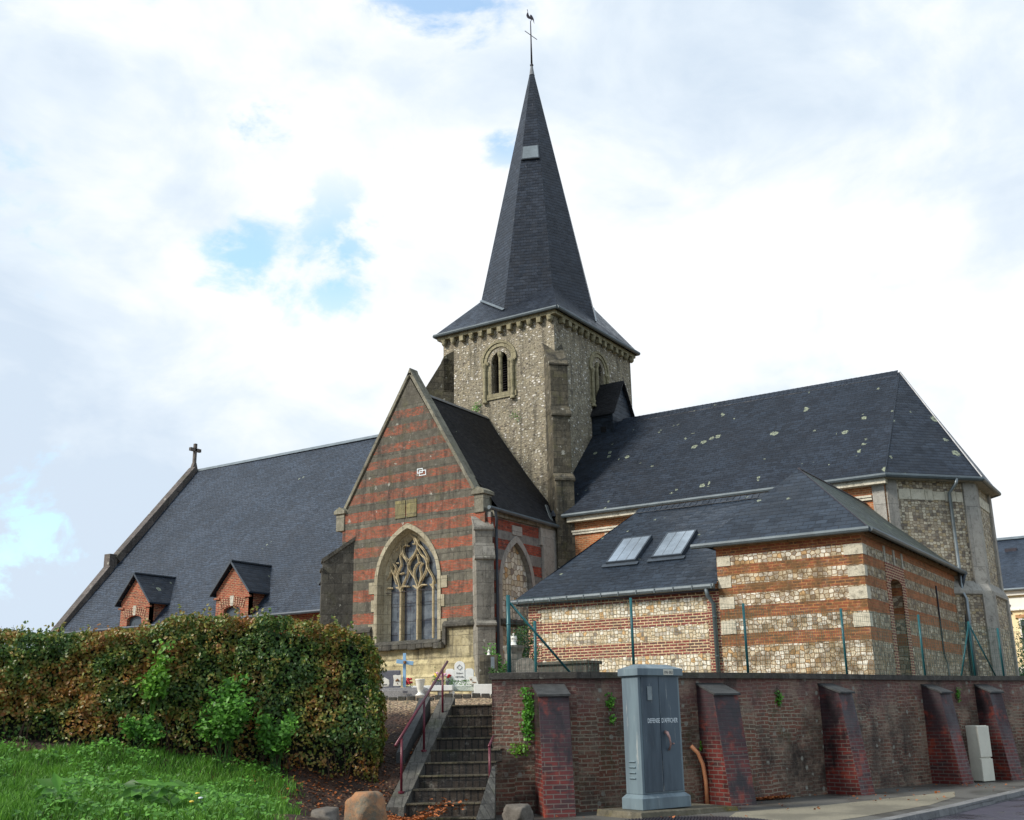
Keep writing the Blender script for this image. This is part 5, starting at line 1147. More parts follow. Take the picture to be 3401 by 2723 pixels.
mb.build('concrete_slab', mat_stone('mossy_concrete', lin(120, 112, 92), lin(92, 88, 74), 3, 3, streak=.3, moss=.85, moss_col=(.15, .12, .02, 1)), label='mossy concrete slab under the grey utility cabinet', cat='concrete slab', bevel=.01)
# white cabinet
s = wlen((-5.6, 26.7)); qq_, tt = wpt(s); ww = empty('meter_cabinet', (-5.1, 26.8, 0), 'slim white plastic meter cabinet standing between two brick buttresses', 'meter cabinet')
E1 = np.array((.42, .9075, 0)); E2 = np.array((-.9075, .42, 0)); F0 = at(2701+1652/3.013, 2150+1358/3.013, 23.8); F0[2] = 0; F0 = F0+np.array((.09, .06, 0))
tl = np.array((0, 0, 1.)); wc = lambda u, v, z: F0+E1*u+E2*v+tl*z
hz = 1.17
mb = MB(); mb.obox(wc(.22, .16, hz/2+.02), E1, E2, .38, .28, hz); mb.build('box_body', M['white_paint'], ww, bevel=.012)
mb = MB(); mb.obox(wc(.22, .01, hz*.70+.03), E1, E2, .40, .05, hz*.56); mb.build('upper_door', M['white_paint'], ww, bevel=.008)
mb = MB(); mb.obox(wc(.22, .01, hz*.19+.03), E1, E2, .40, .05, hz*.40); mb.build('lower_door', M['white_paint'], ww, bevel=.008)
# orange conduit
P = [(-8.25, 19.10, -.02), (-8.25, 19.10, .4), (-8.27, 19.06, .68), (-8.33, 19.0, .88), (-8.42, 18.93, 1.0)]
mb = MB(); mb.tube(P, .035, 10); mb.build('conduit', M['orange_pipe'], smooth=True, label='orange plastic conduit rising from the pavement and bending into the wall', cat='pipe')
# boulders
def rock(name, c, r, mat, label, seed, group=None):
    import bmesh
    bm = bmesh.new(); bmesh.ops.create_icosphere(bm, subdivisions=4, radius=1)
    for v in bm.verts:
        d = v.co.normalized(); k = 1+.28*mnoise.noise(d*1.3+Vector((seed, 0, 0)))+.08*mnoise.noise(d*4+Vector((0, seed, 0)))+.02*mnoise.noise(d*12)
        v.co = Vector((max(-.8, min(.8, d.x*k)), max(-.8, min(.8, d.y*k)), max(-.6, min(.78, d.z*k))))
    bmesh.ops.scale(bm, vec=r, verts=bm.verts); bmesh.ops.rotate(bm, verts=bm.verts, matrix=Matrix.Rotation(seed, 3, 'Z'))
    me = bpy.data.meshes.new(name); bm.to_mesh(me); bm.free(); me.materials.append(mat); me.polygons.foreach_set('use_smooth', [True]*len(me.polygons)); o = bpy.data.objects.new(name, me); COL.objects.link(o); o.location = c; tag(o, label, 'boulder', group); return o
p = at(1214, 2706, 14.7); rock('boulder', (p[0], p[1], p[2]+.03), (.28, .27, .34), M['rock'], 'large orange brown boulder at the left foot of the steps', 1.2)
p = at(1080, 2712, 14.1); rock('boulder', (p[0], p[1], p[2]-.02), (.42, .2, .16), M['rock_grey'], 'low grey boulder half buried in the bank left of the orange one', 2.2)
p = at(1718, 2712, 16.3); rock('boulder', (p[0], p[1], p[2]+.02), (.24, .22, .2), M['rock_grey'], 'small pale boulder against the wall right of the steps', 3.1)

# ------------------------------------------------------------------ leaves
def leaves(name, P, Nn, size, mat, parent=None, aspect=.62, spread=.9, fold=.25, droop=0, **tags):
    P = np.asarray(P, float); n = len(P); Nn = np.asarray(Nn, float); sz = np.asarray(size, float)*np.ones(n)
    nn = Nn+spread*rng.normal(size=(n, 3)); nn /= np.linalg.norm(nn, axis=1)[:, None]
    t = rng.normal(size=(n, 3)); t[:, 2] -= droop; t -= nn*(t*nn).sum(1)[:, None]; t /= np.linalg.norm(t, axis=1)[:, None]+1e-9; b = np.cross(nn, t)
    L = sz[:, None]; W = L*aspect*.5
    v0 = P-t*L*.5; v1 = P+b*W-t*L*.08+nn*L*fold*.3; v2 = P+t*L*.5; v3 = P-b*W-t*L*.08+nn*L*fold*.3
    org = np.zeros(3); p = parent
    while p is not None: org = org+np.array(p.location); p = p.parent
    V = np.stack([v0, v1, v2, v3], 1).reshape(-1, 3)-org
    me = bpy.data.meshes.new(name); me.vertices.add(4*n); me.vertices.foreach_set('co', V.ravel())
    base = np.arange(n)*4; F = np.stack([base, base+1, base+2, base, base+2, base+3], 1).ravel(); me.loops.add(6*n); me.loops.foreach_set('vertex_index', F.astype(np.int32))
    me.polygons.add(2*n); me.polygons.foreach_set('loop_start', (np.arange(2*n)*3).astype(np.int32)); me.polygons.foreach_set('loop_total', np.full(2*n, 3, np.int32))
    me.update(calc_edges=True); a = me.attributes.new('rnd', 'FLOAT', 'FACE'); a.data.foreach_set('value', np.repeat(rng.random(n), 2).astype(np.float32))
    me.materials.append(mat); o = bpy.data.objects.new(name, me); COL.objects.link(o)
    if parent is not None: o.parent = parent
    tag(o, **tags); return o
HA = np.array((-11.80, 14.22)); HB = np.array((-16.3, 10.30)); HD = (HB-HA)/np.linalg.norm(HB-HA); HN = np.array((-HD[1], HD[0])); HN = HN if HN@HA < 0 else -HN   # HN points to the viewer
HN = -HN if (HA+HN)@(HA+HN) > HA@HA else HN
HL = 8.6; HWD = 1.15
def htop(s): return np.interp(s, [-.1, .12, .4, 1.0, 2.0, 3.3, 3.6, 4.2, 5.9, 9], [2.55, 2.82, 2.97, 3.10, 3.21, 3.22, 3.08, 2.98, 2.98, 3.0])
def hfoot(s): q = HA[None]+HD[None]*np.atleast_1d(s)[:, None]; return tz(q[:, 0], q[:, 1])
def lump(x, y, z): return np.array([mnoise.noise(Vector((a*1.1, b*1.1, c*1.2)))*.15+mnoise.noise(Vector((a*4.2, b*4.2, c*4.2)))*.15 for a, b, c in zip(x, y, z)])
def hedge():
    hd = empty('hedge', (HA[0]+HD[0]*3, HA[1]+HD[1]*3, 1.0), 'long clipped beech hedge turning copper brown along the top of the bank', 'hedge')
    # near-black shell standing in for the shade inside the hedge
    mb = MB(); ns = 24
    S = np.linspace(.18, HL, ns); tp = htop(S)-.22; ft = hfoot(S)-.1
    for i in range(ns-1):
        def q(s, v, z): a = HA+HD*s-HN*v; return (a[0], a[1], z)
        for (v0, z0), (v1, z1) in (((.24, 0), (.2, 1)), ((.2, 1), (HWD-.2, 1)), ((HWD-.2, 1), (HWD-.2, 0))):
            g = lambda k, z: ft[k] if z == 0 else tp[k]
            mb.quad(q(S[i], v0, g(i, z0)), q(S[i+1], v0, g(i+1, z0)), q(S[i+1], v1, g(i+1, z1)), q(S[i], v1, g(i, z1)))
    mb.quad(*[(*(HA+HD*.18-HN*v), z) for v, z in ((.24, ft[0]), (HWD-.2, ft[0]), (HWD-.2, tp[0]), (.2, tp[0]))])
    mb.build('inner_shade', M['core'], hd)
    P, Nr = [], []
    def add(n, f):
        p, nr = f(n); P.append(p); Nr.append(nr)
    def face(n):
        s = rng.uniform(-.05, HL, n); t = rng.random(n)**.9; z0 = hfoot(s); z1 = htop(s); z = z0+.04+(z1-z0-.04)*t; d = rng.exponential(.075, n)-.06+.10*np.clip((t-.93)/.07, 0, 1)**2
        thin = (t < .22) & (rng.random(n) < .5); keep = ~thin
        q = HA[None]+HD[None]*s[:, None]; l = lump(q[:, 0], q[:, 1], z); q = q-HN[None]*(d-l+.05)[:, None]; p = np.c_[q, z][keep]; return p, np.tile(np.r_[HN*1.0, .35], (len(p), 1))
    def topf(n):
        s = rng.uniform(-.02, HL, n); v = rng.uniform(0, HWD, n); q = HA[None]+HD[None]*s[:, None]-HN[None]*v[:, None]; z = htop(s)+lump(q[:, 0], q[:, 1], s*0)-rng.exponential(.07, n)-.12*np.clip((.18-v)/.18, 0, 1)**2
        return np.c_[q, z], np.tile((0, 0, 1.), (n, 1))
    def endf(n):
        v = rng.uniform(0, HWD, n); t = rng.random(n); z0 = hfoot(np.zeros(n)); z1 = htop(0*v)+.0; z = z0+(z1-z0)*t; d = rng.exponential(.07, n)-.05+.12*np.clip((t-.9)/.1, 0, 1)**2
        q = HA[None]+HD[None]*d[:, None]-HN[None]*v[:, None]; q = q-HD[None]*lump(q[:, 0], q[:, 1], z)[:, None]; return np.c_[q, z], np.tile(np.r_[-HD, .3], (n, 1))
    add(36000, face); add(17000, topf); add(6000, endf)
    P = np.concatenate(P); Nr = np.concatenate(Nr)
    leaves('foliage', P, Nr, rng.uniform(.035, .09, len(P))*rng.uniform(.75, 1.1, len(P)), M['hedge_leaf'], hd, .66, .55, .3, .35)
    Q = []; QN = []
    for k in range(70):
        s = rng.uniform(0, 7.8); a = HA+HD*s-HN*rng.uniform(0, HWD); z = float(htop(s)); l = rng.uniform(.08, .24); dx = rng.normal(0, .07, 2)
        for j in range(int(l*60)): u = rng.random(); Q.append((a[0]+dx[0]*u+rng.normal(0, .015), a[1]+dx[1]*u+rng.normal(0, .015), z+l*u)); QN.append((HN[0], HN[1], .6))
    for k in range(60):
        s = rng.uniform(0, 7.8); z = rng.uniform(.5, .95)*(float(htop(s))-float(hfoot(s)[0]))+float(hfoot(s)[0]); a = HA+HD*s; l = rng.uniform(.06, .16)
        for j in range(int(l*80)): u = rng.random(); Q.append((a[0]+HN[0]*(l*u+.08), a[1]+HN[1]*(l*u+.08), z+l*u*.8+rng.normal(0, .02))); QN.append((HN[0], HN[1], .6))
    leaves('stray_shoots', Q, QN, rng.uniform(.04, .08, len(Q)), M['hedge_leaf'], hd, .62, .6, .3, .3)
    mb = MB(); rr = random.Random(4)
    for k in range(150):
        s = rr.uniform(.0, 7.5); a = HA+HD*s-HN*rr.uniform(-.06, .25); z = float(hfoot(s)[0]); b_ = a+HD*rr.uniform(-.15, .15)+HN*rr.uniform(-.02, .12)
        mb.tube([(*a, z-.05), (*((a+b_)/2), z+.2), (*b_, z+rr.uniform(.3, .55))], [.009, .007, .003], 4, False)
    for k in range(90):
        s = rr.uniform(.1, 7.5); a = HA+HD*s-HN*rr.uniform(.05, HWD); z = float(htop(s)); mb.tube([(*a, z-.1), (a[0]+rr.uniform(-.04, .04), a[1]+rr.uniform(-.04, .04), z+rr.uniform(.04, .16))], [.004, .002], 3, False)
    mb.fix = False; mb.build('twigs', M['twig'], hd, kind='stuff')
hedge()
def bush(name, c, R_, n, size, mat, label, cat='plant', group=None, stem=True, aspect=.6, flat=1.0):
    e = empty(name, tuple(c), label, cat, group); c = np.array(c, float); R_ = np.array(R_, float); rr = random.Random(sum(map(ord, label)))
    if stem:
        mb = MB(); mb.fix = False; tips = []
        for k in range(max(5, int(n/60))):
            a = rr.uniform(0, 6.28); r = rr.random()**.5; t = c+np.array((R_[0]*r*math.cos(a), R_[1]*r*math.sin(a), R_[2]*rr.uniform(1.0, 1.9))); m_ = c*.5+t*.5+np.array((0, 0, .1*R_[2])); mb.tube([c+np.array((rr.uniform(-.3, .3)*R_[0], rr.uniform(-.3, .3)*R_[1], -.03)), m_, t], [.006, .005, .002], 4, False); tips.append((m_, t))
        mb.build('stems', mat, e)
        P = []
        for k in range(n): a, b = tips[rr.randrange(len(tips))]; u = rr.random(); P.append(a+(b-a)*u+np.array([rr.gauss(0, size*.7), rr.gauss(0, size*.7), rr.gauss(0, size*.4)]))
        P = np.array(P)
    else:
        d = rng.normal(size=(n, 3)); d /= np.linalg.norm(d, axis=1)[:, None]; P = c+np.array((0, 0, R_[2]))+d*R_*rng.uniform(.55, 1.05, (n, 1))
    leaves('foliage', P, np.tile((HN[0]*.5, HN[1]*.5, .8), (len(P), 1)), rng.uniform(size*.7, size*1.3, len(P)), mat, e, aspect, .6, .25, .5); return e
def onhedge(s, v): a = HA+HD*s+HN*v; return (a[0], a[1], float(tz(a[0], a[1])[0]))
bush('nettle_clump', onhedge(2.35, .42), (.5, .3, .66), 1300, .085, M['nettle'], 'dense green nettle clump growing against the middle of the hedge', group='nettles along the hedge')
bush('nettle_clump', onhedge(1.5, .36), (.42, .26, .58), 1000, .08, M['nettle'], 'green nettle clump nearest the right end of the hedge', group='nettles along the hedge')
bush('nettle_clump', onhedge(3.6, .3), (.5, .26, .3), 520, .08, M['nettle'], 'low green nettle clump below the yellow green sapling', group='nettles along the hedge')
a = onhedge(3.5, .02); bush('sapling', (a[0]+HN[0]*.16, a[1]+HN[1]*.16, a[2]+.35), (.42, .16, .8), 620, .09, M['sapling'], 'bright yellow green sapling pushing through the front of the hedge', cat='sapling')
a = onhedge(2.2, .02); bush('elder_shoot', (a[0]+HN[0]*.15, a[1]+HN[1]*.15, a[2]+.75), (.26, .12, .34), 220, .085, M['nettle'], 'mid green leafy shoot poking out of the hedge above the large nettles', cat='shoot')
# grass bank
def bankpts(n, s0, s1, v0, v1, seed=0):
    r = np.random.default_rng(seed); s = r.uniform(s0, s1, n); v = r.uniform(v0, v1, n); q = HA[None]+HD[None]*s[:, None]+HN[None]*v[:, None]; GA = np.array(onhedge(1.35, 0)[:2]); GB = at(880, 2723, 11.5)[:2]; gd = (GB-GA)/np.linalg.norm(GB-GA); gn = np.array((-gd[1], gd[0])); gn = gn if gn@HD > 0 else -gn
    k = (((q-GA)@gn) > .15*np.sin(v*5)+.45*r.random(n)-.2) & (v > .12+.45*(s > 4.4)*(np.sin(s*4)*.5+.7)*(r.random(n) < .9)); q = q[k]; return np.c_[q, tz(q[:, 0], q[:, 1])]
def grass():
    P = bankpts(95000, .8, 9.5, .1, 7.5, 1); n = len(P); h = rng.uniform(.05, .14, n); w_ = rng.uniform(.004, .008, n); a = rng.uniform(0, 6.283, n); l = rng.normal(0, .35, (n, 2))*h[:, None]
    v0 = P+np.c_[np.cos(a)*w_, np.sin(a)*w_, 0*a-.01]; v1 = P-np.c_[np.cos(a)*w_, np.sin(a)*w_, 0*a+.01]; m1 = P+np.c_[l*.4, h*.6]; v2 = m1-np.c_[np.cos(a)*w_*.8, np.sin(a)*w_*.8, 0*a]; v3 = m1+np.c_[np.cos(a)*w_*.8, np.sin(a)*w_*.8, 0*a]; v4 = P+np.c_[l*1.1, h]
    V = np.stack([v0, v1, v2, v3, v4], 1).reshape(-1, 3); b = np.arange(n)*5
    me = bpy.data.meshes.new('grass'); me.vertices.add(5*n); me.vertices.foreach_set('co', V.ravel()); F = np.stack([b, b+1, b+2, b+3, b+3, b+2, b+4], 1).ravel(); me.loops.add(7*n); me.loops.foreach_set('vertex_index', F.astype(np.int32))
    me.polygons.add(2*n); st_ = np.stack([np.arange(n)*7, np.arange(n)*7+4], 1).ravel(); me.polygons.foreach_set('loop_start', st_.astype(np.int32)); me.polygons.foreach_set('loop_total', np.tile([4, 3], n).astype(np.int32)); me.update(calc_edges=True)
    at_ = me.attributes.new('rnd', 'FLOAT', 'FACE'); at_.data.foreach_set('value', np.repeat(rng.random(n), 2).astype(np.float32)); me.materials.append(M['grass']); o = bpy.data.objects.new('grass', me); COL.objects.link(o); tag(o, 'short green grass on the bank below the hedge', 'grass', kind='stuff')
grass()
P = bankpts(20000, 1.0, 9.5, .1, 7.5, 2); dens = np.array([mnoise.noise(Vector((p[0]*1.3, p[1]*1.3, 0))) for p in P]); P = P[dens > -.02]; P[:, 2] += rng.uniform(.03, .12, len(P))+.2*np.clip(dens[dens > -.02], 0, 1)
leaves('weeds', P, np.tile((HN[0]*.35, HN[1]*.35, 1), (len(P), 1)), rng.uniform(.03, .085, len(P)), M['nettle'], None, .62, .4, .25, 0, label='low leafy weeds among the grass on the bank', cat='weeds', kind='stuff')
for k, (px, py, D) in enumerate(((470, 2600, 11.6), (560, 2610, 11.8), (180, 2660, 10.6))):
    p = at(px, py, D); z = float(tz(p[0], p[1])[0]); LB_ = ('broad leaved dock plant in the grass, left of the other dock plant', 'broad leaved dock plant in the grass below the nettles', 'broad leaved dock plant nearest the lower left corner')
    e = empty('dock_plant', (p[0], p[1], z), LB_[k], 'plant', 'dock plants in the grass'); Q = []; 
    for j in range(16): a_ = j*2.4; Q.append((p[0]+.12*math.cos(a_), p[1]+.12*math.sin(a_), z+.1+.08*(j % 3)))
    leaves('foliage', Q, np.tile((HN[0]*.5, HN[1]*.5, 1), (16, 1)), np.full(16, .24), M['nettle'], e, .42, .35, .3)
def dandelion(px, py, D, mat, label, g_):
    p = at(px, py, D); z = float(tz(p[0], p[1])[0]); e = empty('dandelion', (p[0], p[1], z), label, 'flower', g_); MB().tube([(p[0], p[1], z), (p[0], p[1], z+.17)], .003, 4).build('stem', M['nettle'], e); MB().lathe((p[0], p[1], z+.165), [(.006, 0), (.024, .008), (.022, .018), (.008, .022)], 8).build('flower_head', mat, e)
dandelion(635, 2690, 11.0, M['flower_yellow'], 'yellow dandelion flower in the grass near the bottom edge', None)
dandelion(660, 2565, 12.2, M['flower_yellow'], 'yellow dandelion flower in the grass, furthest from the viewer', None)
dandelion(666, 2652, 11.3, M['stencil'], 'white dandelion seed head in the grass', None)
# fallen leaves
def litter(name, pts, n, rad, size, label, zf, seed):
    r = np.random.default_rng(seed); P = []
    for k in range(n): i = r.integers(len(pts)); x, y = pts[i][0]+r.normal(0, rad), pts[i][1]+r.normal(0, rad); P.append((x, y, zf(x, y)+.012+abs(r.normal(0, .008))))
    leaves(name, P, np.tile((0, 0, 1), (n, 1)), rng.uniform(size*.6, size*1.3, n), M['dead'], None, .7, .35, .35, 0, label=label, cat='fallen leaves', kind='stuff')
w0 = [wpt(wlen(BUT[1][0])+.6+.13*k)[0]+np.array((.1, -.05)) for k in range(11)]
litter('leaf_pile', w0, 520, .06, .07, 'heap of fallen orange leaves along the foot of the brick wall', lambda x, y: .02, 11)
litter('fallen_leaves', [(-10.9, 13.2), (-10.7, 13.5), (-10.9, 13.0), (-10.55, 13.7), (-10.35, 13.9), (-11.05, 13.4)], 620, .17, .075, 'wet orange fallen leaves at the foot of the steps', lambda x, y: max(float(tz(x, y)[0]), .12), 12)
pv = []; r0_ = np.random.default_rng(5)
for k in range(60): s = r0_.uniform(1, 16); q, t = wpt(s); pv.append(q+np.array((t[1], -t[0]))*r0_.uniform(.2, 2.2))
litter('scattered_leaves', pv, 110, .3, .07, 'single fallen leaves scattered over the pavement and kerb', lambda x, y: .008, 13)
bk = [onhedge(s, v)[:2] for s in np.linspace(-.2, 2.0, 12) for v in (-.1, .2, .5, .9, 1.3)]+[(-11.9, 15.2), (-12.2, 15.9), (-12.0, 14.8), (-12.6, 16.4)]
litter('bank_litter', bk, 900, .22, .055, 'brown leaf litter on the bare earth bank beneath the hedge end', lambda x, y: float(tz(x, y)[0]), 14)
# ferns, ivy on the retaining wall
def wallplant(name, px, py, rx, rz, n, size, label, cat, mat='ivy', group=None):
    d = ray(px, py); a = math.atan2(d[0], d[1]); 
    for i in range(len(WALL)-1):
        a0, a1 = azi(WALL[i]), azi(WALL[i+1])
        if a0 <= a <= a1: break
    p, q = np.array(WALL[i]), np.array(WALL[i+1]); D = d[:2]; s = np.linalg.solve(np.array([[D[0], -(q-p)[0]], [D[1], -(q-p)[1]]]), p); c = p+(q-p)*s[1]; t = (q-p)/np.linalg.norm(q-p); nn = np.array((t[1], -t[0])); z = zup(px, py, c)
    e = empty(name, (c[0], c[1], z), label, cat, group); P = []; rr = random.Random(px)
    for k in range(n): u = rr.gauss(0, rx*.45); w_ = max(-rz, min(rz, rr.gauss(0, rz*.5))); u += .25*rx*math.sin(w_*9/rz*.5); x = c+t*u+nn*(abs(rr.gauss(.02, .035))+.01); P.append((x[0], x[1], z+w_))
    leaves('foliage', P, np.tile((nn[0], nn[1], .5), (n, 1)), rng.uniform(size*.7, size*1.3, n), M[mat], e, .75, .45, .25, .5)
    mb = MB(); mb.fix = False
    for k in range(5): x = c+t*rr.uniform(-rx, rx)*.3+nn*.02; mb.tube([(x[0], x[1], z-rz*.9), (x[0]+t[0]*.03, x[1]+t[1]*.03, z), (x[0], x[1], z+rz*.7)], .005, 4)
    mb.build('stems', M['twig'], e)
wallplant('ivy', 1752, 2370, .11, .42, 420, .055, 'bright green ivy hanging down the wall beside the first buttress', 'ivy')
wallplant('ivy', 1722, 2488, .16, .12, 110, .045, 'small yellow green ivy patch on the wall below the long ivy', 'ivy', 'sapling')
wallplant('wall_fern', 2022, 2330, .1, .14, 90, .05, 'green fern on the wall left of the grey cabinet, near the coping', 'fern', group='small plants rooted in the wall')
wallplant('wall_fern', 2030, 2390, .06, .08, 40, .045, 'small green fern on the wall lower left of the grey cabinet', 'fern', group='small plants rooted in the wall')
wallplant('wall_fern', 2582, 2318, .07, .14, 90, .05, 'green fern hanging from the wall between the second and third buttress', 'fern', group='small plants rooted in the wall')
wallplant('wall_fern', 3178, 2308, .06, .16, 80, .05, 'green fern on the wall just right of the fourth buttress', 'fern', group='small plants rooted in the wall')
wallplant('wall_fern', 2328, 2478, .07, .08, 60, .05, 'green fern on the wall at the top of the orange conduit', 'fern', group='small plants rooted in the wall')
# weeds on the tower and between stones
def tuft(px, py, ax, v, n, size, label):
    p = hit(px, py, ax, v); P = p+rng.normal(0, .12, (n, 3)); e = empty('wall_weed', tuple(p), label, 'weed', 'weeds rooted in the tower'); leaves('foliage', P, np.tile((0, -1, .5), (n, 1)), np.full(n, size), M['ivy'], e, .5, .6, .2)
    MB().tube([p, p+np.array((0, -.05, .2))], .01, 4).build('stem', M['twig'], e)
tuft(1583, 1355, 'y', YT-.08, 60, .1, 'green and brown tuft on the tower wall below left of the belfry window'); tuft(1713, 1382, 'y', YT-.05, 35, .08, 'small green tuft on the tower wall right below the belfry window')

# ------------------------------------------------------------------ graves
g4 = lambda x, y, D: at(1200+x/4.791, 2150+y/4.791, D)
U = np.array((.86, .51, 0)); V_ = np.array((-.51, .86, 0)); 
def gz(p): return float(tz(p[0], p[1])[0])
def gbox(mb, p, w_, d_, z0, z1): mb.obox((p[0], p[1], (z0+z1)/2), U, V_, w_, d_, z1-z0); return mb
p = g4(520, 720, 23.9); gr = empty('granite_tomb', (p[0], p[1], gz(p)), 'low speckled grey granite tomb nearest the hedge', 'tomb', 'graves in front of the church')
c = np.array(p)+V_*.5; zt = g4(480, 640, 23.9)[2]
gbox(MB(), c-U*.1, 1.55, 1.0, zt-.3, zt-.05).build('base', M['granite'], gr, bevel=.01); gbox(MB(), c-U*.1+V_*.02, 1.5, .94, zt-.05, zt).build('slab', M['granite'], gr, bevel=.006)
mb = MB(); q = g4(700, 710, 23.85); mb.obox((q[0], q[1], q[2]), U, V_, .1, .02, .05); mb.build('name_plate', M['granite_dark'], gr)
p = g4(370, 640, 24.6); t_ = g4(370, 365, 24.6); o = empty('headstone', (p[0], p[1], zt), 'dark grey polished headstone behind the white heart plaque', 'headstone'); gbox(MB(), p, .72, .1, zt-.0, t_[2]).build('slab', M['granite_dark'], o, bevel=.02)
# heart shaped plaque with a ring motif
def plaque(name, x0, y0, x1, y1, D, label, shape, motif):
    a = g4(x0, y1, D); b = g4(x1, y0, D); w_ = np.linalg.norm((b-a)[:2]); h = b[2]-a[2]; c = (a+b)/2; e = empty(name, (c[0], c[1], a[2]), label, 'plaque'); prof = [c+U*(u*w_)+np.array((0, 0, v*h)) for u, v in shape]
    pl2 = MB().prism([q-V_*.03 for q in prof], V_*.06).build('slab', M['plaster'], e, bevel=.006); mb = MB()
    for kind, u, v, r in motif:
        q = c+U*(u*w_)+np.array((0, 0, v*h))-V_*.034
        if kind == 'ring': mb.tube([q+U*r*w_*math.cos(t)+np.array((0, 0, r*1.2*w_*math.sin(t))) for t in np.linspace(0, 6.283, 14)], .009, 5, False)
        elif kind == 'bar': mb.obox(q, U, V_, r*w_, .01, .02)
        else: mb.lathe(q-np.array((0, 0, r*w_)), [(.001, 0), (r*w_, r*w_*.6), (r*w_*.9, r*w_*1.4), (.001, r*w_*2)], 8)
    mb.build('motif', M['brown_pic'] if 'tree' in label or 'sheaf' in label else M['ink'], pl2)
plaque('grave_plaque', 265, 470, 445, 625, 23.7, 'white heart shaped plaque with a dark ring on the granite tomb', [(-.5, .35), (-.38, .5), (-.15, .38), (.1, .46), (.45, .2), (.5, -.2), (.4, -.5), (-.3, -.5), (-.32, -.1)], [('ring', -.22, .12, .14), ('bar', .1, -.3, .4)])
plaque('grave_plaque', 512, 435, 632, 615, 23.7, 'upright white scroll plaque with a brown tree motif on the granite tomb', [(-.45, -.5), (-.38, 0), (-.5, .46), (-.2, .5), (.1, .45), (.5, .5), (.44, 0), (.5, -.5)], [('dot', .05, .05, .16), ('dot', -.12, -.04, .1), ('dot', .2, -.04, .1), ('bar', .05, -.3, .1)])
# blue cross
b_ = g4(678, 640, 23.8); t_ = g4(695, 88, 23.8); a0 = g4(562, 222, 23.8); a1 = g4(832, 255, 23.8); e = empty('grave_cross', (b_[0], b_[1], zt), 'pale blue wooden cross standing on the granite tomb', 'cross')
MB().obox(((b_[0]+t_[0])/2, (b_[1]+t_[1])/2, (zt+t_[2])/2), U, V_, .065, .045, t_[2]-zt).build('upright', M['blue_paint'], e, bevel=.005); mb = MB(); mb.bar(a0-V_*.03, a1-V_*.03, .03, .085); mb.build('cross_arm', M['blue_paint'], e, bevel=.005)
q = (a0+a1)/2-V_*.05; MB().lathe(q, [(.03, -.03), (.035, 0), (.03, .03)], 8).build('badge', M['brown_pic'], e)
# white urn
b_ = g4(935, 770, 23.4); t_ = g4(938, 500, 23.4); h = t_[2]-b_[2]; mb = MB(); mb.lathe((b_[0], b_[1], b_[2]), [(.10, 0), (.10, .02), (.06, .05), (.045, .08), (.065, .14), (.09, h*.7), (.10, h*.92), (.108, h*.95), (.108, h), (.085, h)], 20)
mb.build('urn', M['plaster'], label='white ceramic urn standing in front of the tombs', cat='urn', smooth=True)
# white slab tomb with stele
zl = g4(1000, 600, 24.6)[2]; p = g4(1130, 640, 24.6); wt = empty('white_tomb', (p[0], p[1], gz(p)), 'white marble tomb slab raised on short legs, behind the urn', 'tomb', 'graves in front of the church')
A = g4(755, 625, 24.6); B = g4(1450, 620, 24.6); c = (A+B)/2; L = np.linalg.norm((B-A)[:2])
MB().obox((c[0], c[1], zl-.07)+V_*.45, U, V_, L, .9, .12).build('slab', M['marble'], wt, bevel=.01)
for x in (1440, 1260): q = g4(x, 720, 24.7); MB().lathe((q[0], q[1], zl-.5), [(.045, 0), (.06, .2), (.07, .36)], 8).build('leg', M['marble'], wt)
A = g4(1440, 612, 24.9); B = g4(1815, 610, 24.9); c = (A+B)/2; L = np.linalg.norm((B-A)[:2]); zs = c[2]; st2 = empty('stele_tomb', (c[0], c[1], zs-.3), 'white marble tomb bench carrying a three part stele', 'tomb', 'graves in front of the church')
MB().obox((c[0], c[1], zs-.06)+V_*.25, U, V_, L, .5, .11).build('bench', mat_stone('greenish_marble', lin(196, 204, 192), lin(178, 188, 176), 3, 3, streak=.2), st2, bevel=.008)
q = g4(1780, 700, 25.0); MB().obox((q[0], q[1], q[2]), U, V_, .06, .2, .4).build('leg', M['marble'], st2)
A = g4(1480, 600, 25.1); B = g4(1645, 600, 25.1); c = (A+B)/2+V_*.1; w_ = np.linalg.norm((B-A)[:2]); zt_ = g4(1560, 212, 25.1)[2]; Tw = 24.9; se = empty('stele', (c[0], c[1], zs), 'white three part marble stele with engraved lines and diamond emblem', 'stele')
prof = [c+U*u+np.array((0, 0, z-c[2])) for u, z in [(-w_/2, zs), (w_/2, zs), (w_/2, zt_-.1)]+[(w_/2*math.cos(t), zt_-.1+.1*math.sin(t)) for t in np.linspace(.2, 2.94, 9)]+[(-w_/2, zt_-.1)]]
body = MB().prism([q-V_*.06 for q in prof], V_*.12).build('centre_slab', M['marble'], se, bevel=.008)
for s_ in (-1, 1):
    zw = g4(1440, 335, 25.1)[2]; cw_ = c+U*s_*(w_/2+.105); prof = [cw_+U*u+np.array((0, 0, z-c[2])) for u, z in ((-.1, zs), (.1, zs), (.1, zw-.04), (.06, zw), (-.06, zw), (-.1, zw-.04))]; MB().prism([q-V_*.05 for q in prof], V_*.1).build('side_slab', M['marble'], se, bevel=.008)
fz = c-V_*.064
for i, (tx, wd) in enumerate((('Robert', .17), ('METHEL', .22), ('1919 - 1978', .28))): txt(tx, .058, M['ink'], fz-U*wd*.45+np.array((0, 0, zt_-.29-i*.085-c[2])), U, (0, 0, 1), 'engraved_text', body, wd*.9, th=.002)
q = fz+np.array((0, 0, zt_-.14-c[2])); mb = MB(); D_ = [(-.06, 0), (0, .06), (.06, 0), (0, -.06)]; mb.tube([q+U*a+np.array((0, 0, b)) for a, b in D_+D_[:1]], .007, 4, False); mb.build('emblem', M['ink'], body)
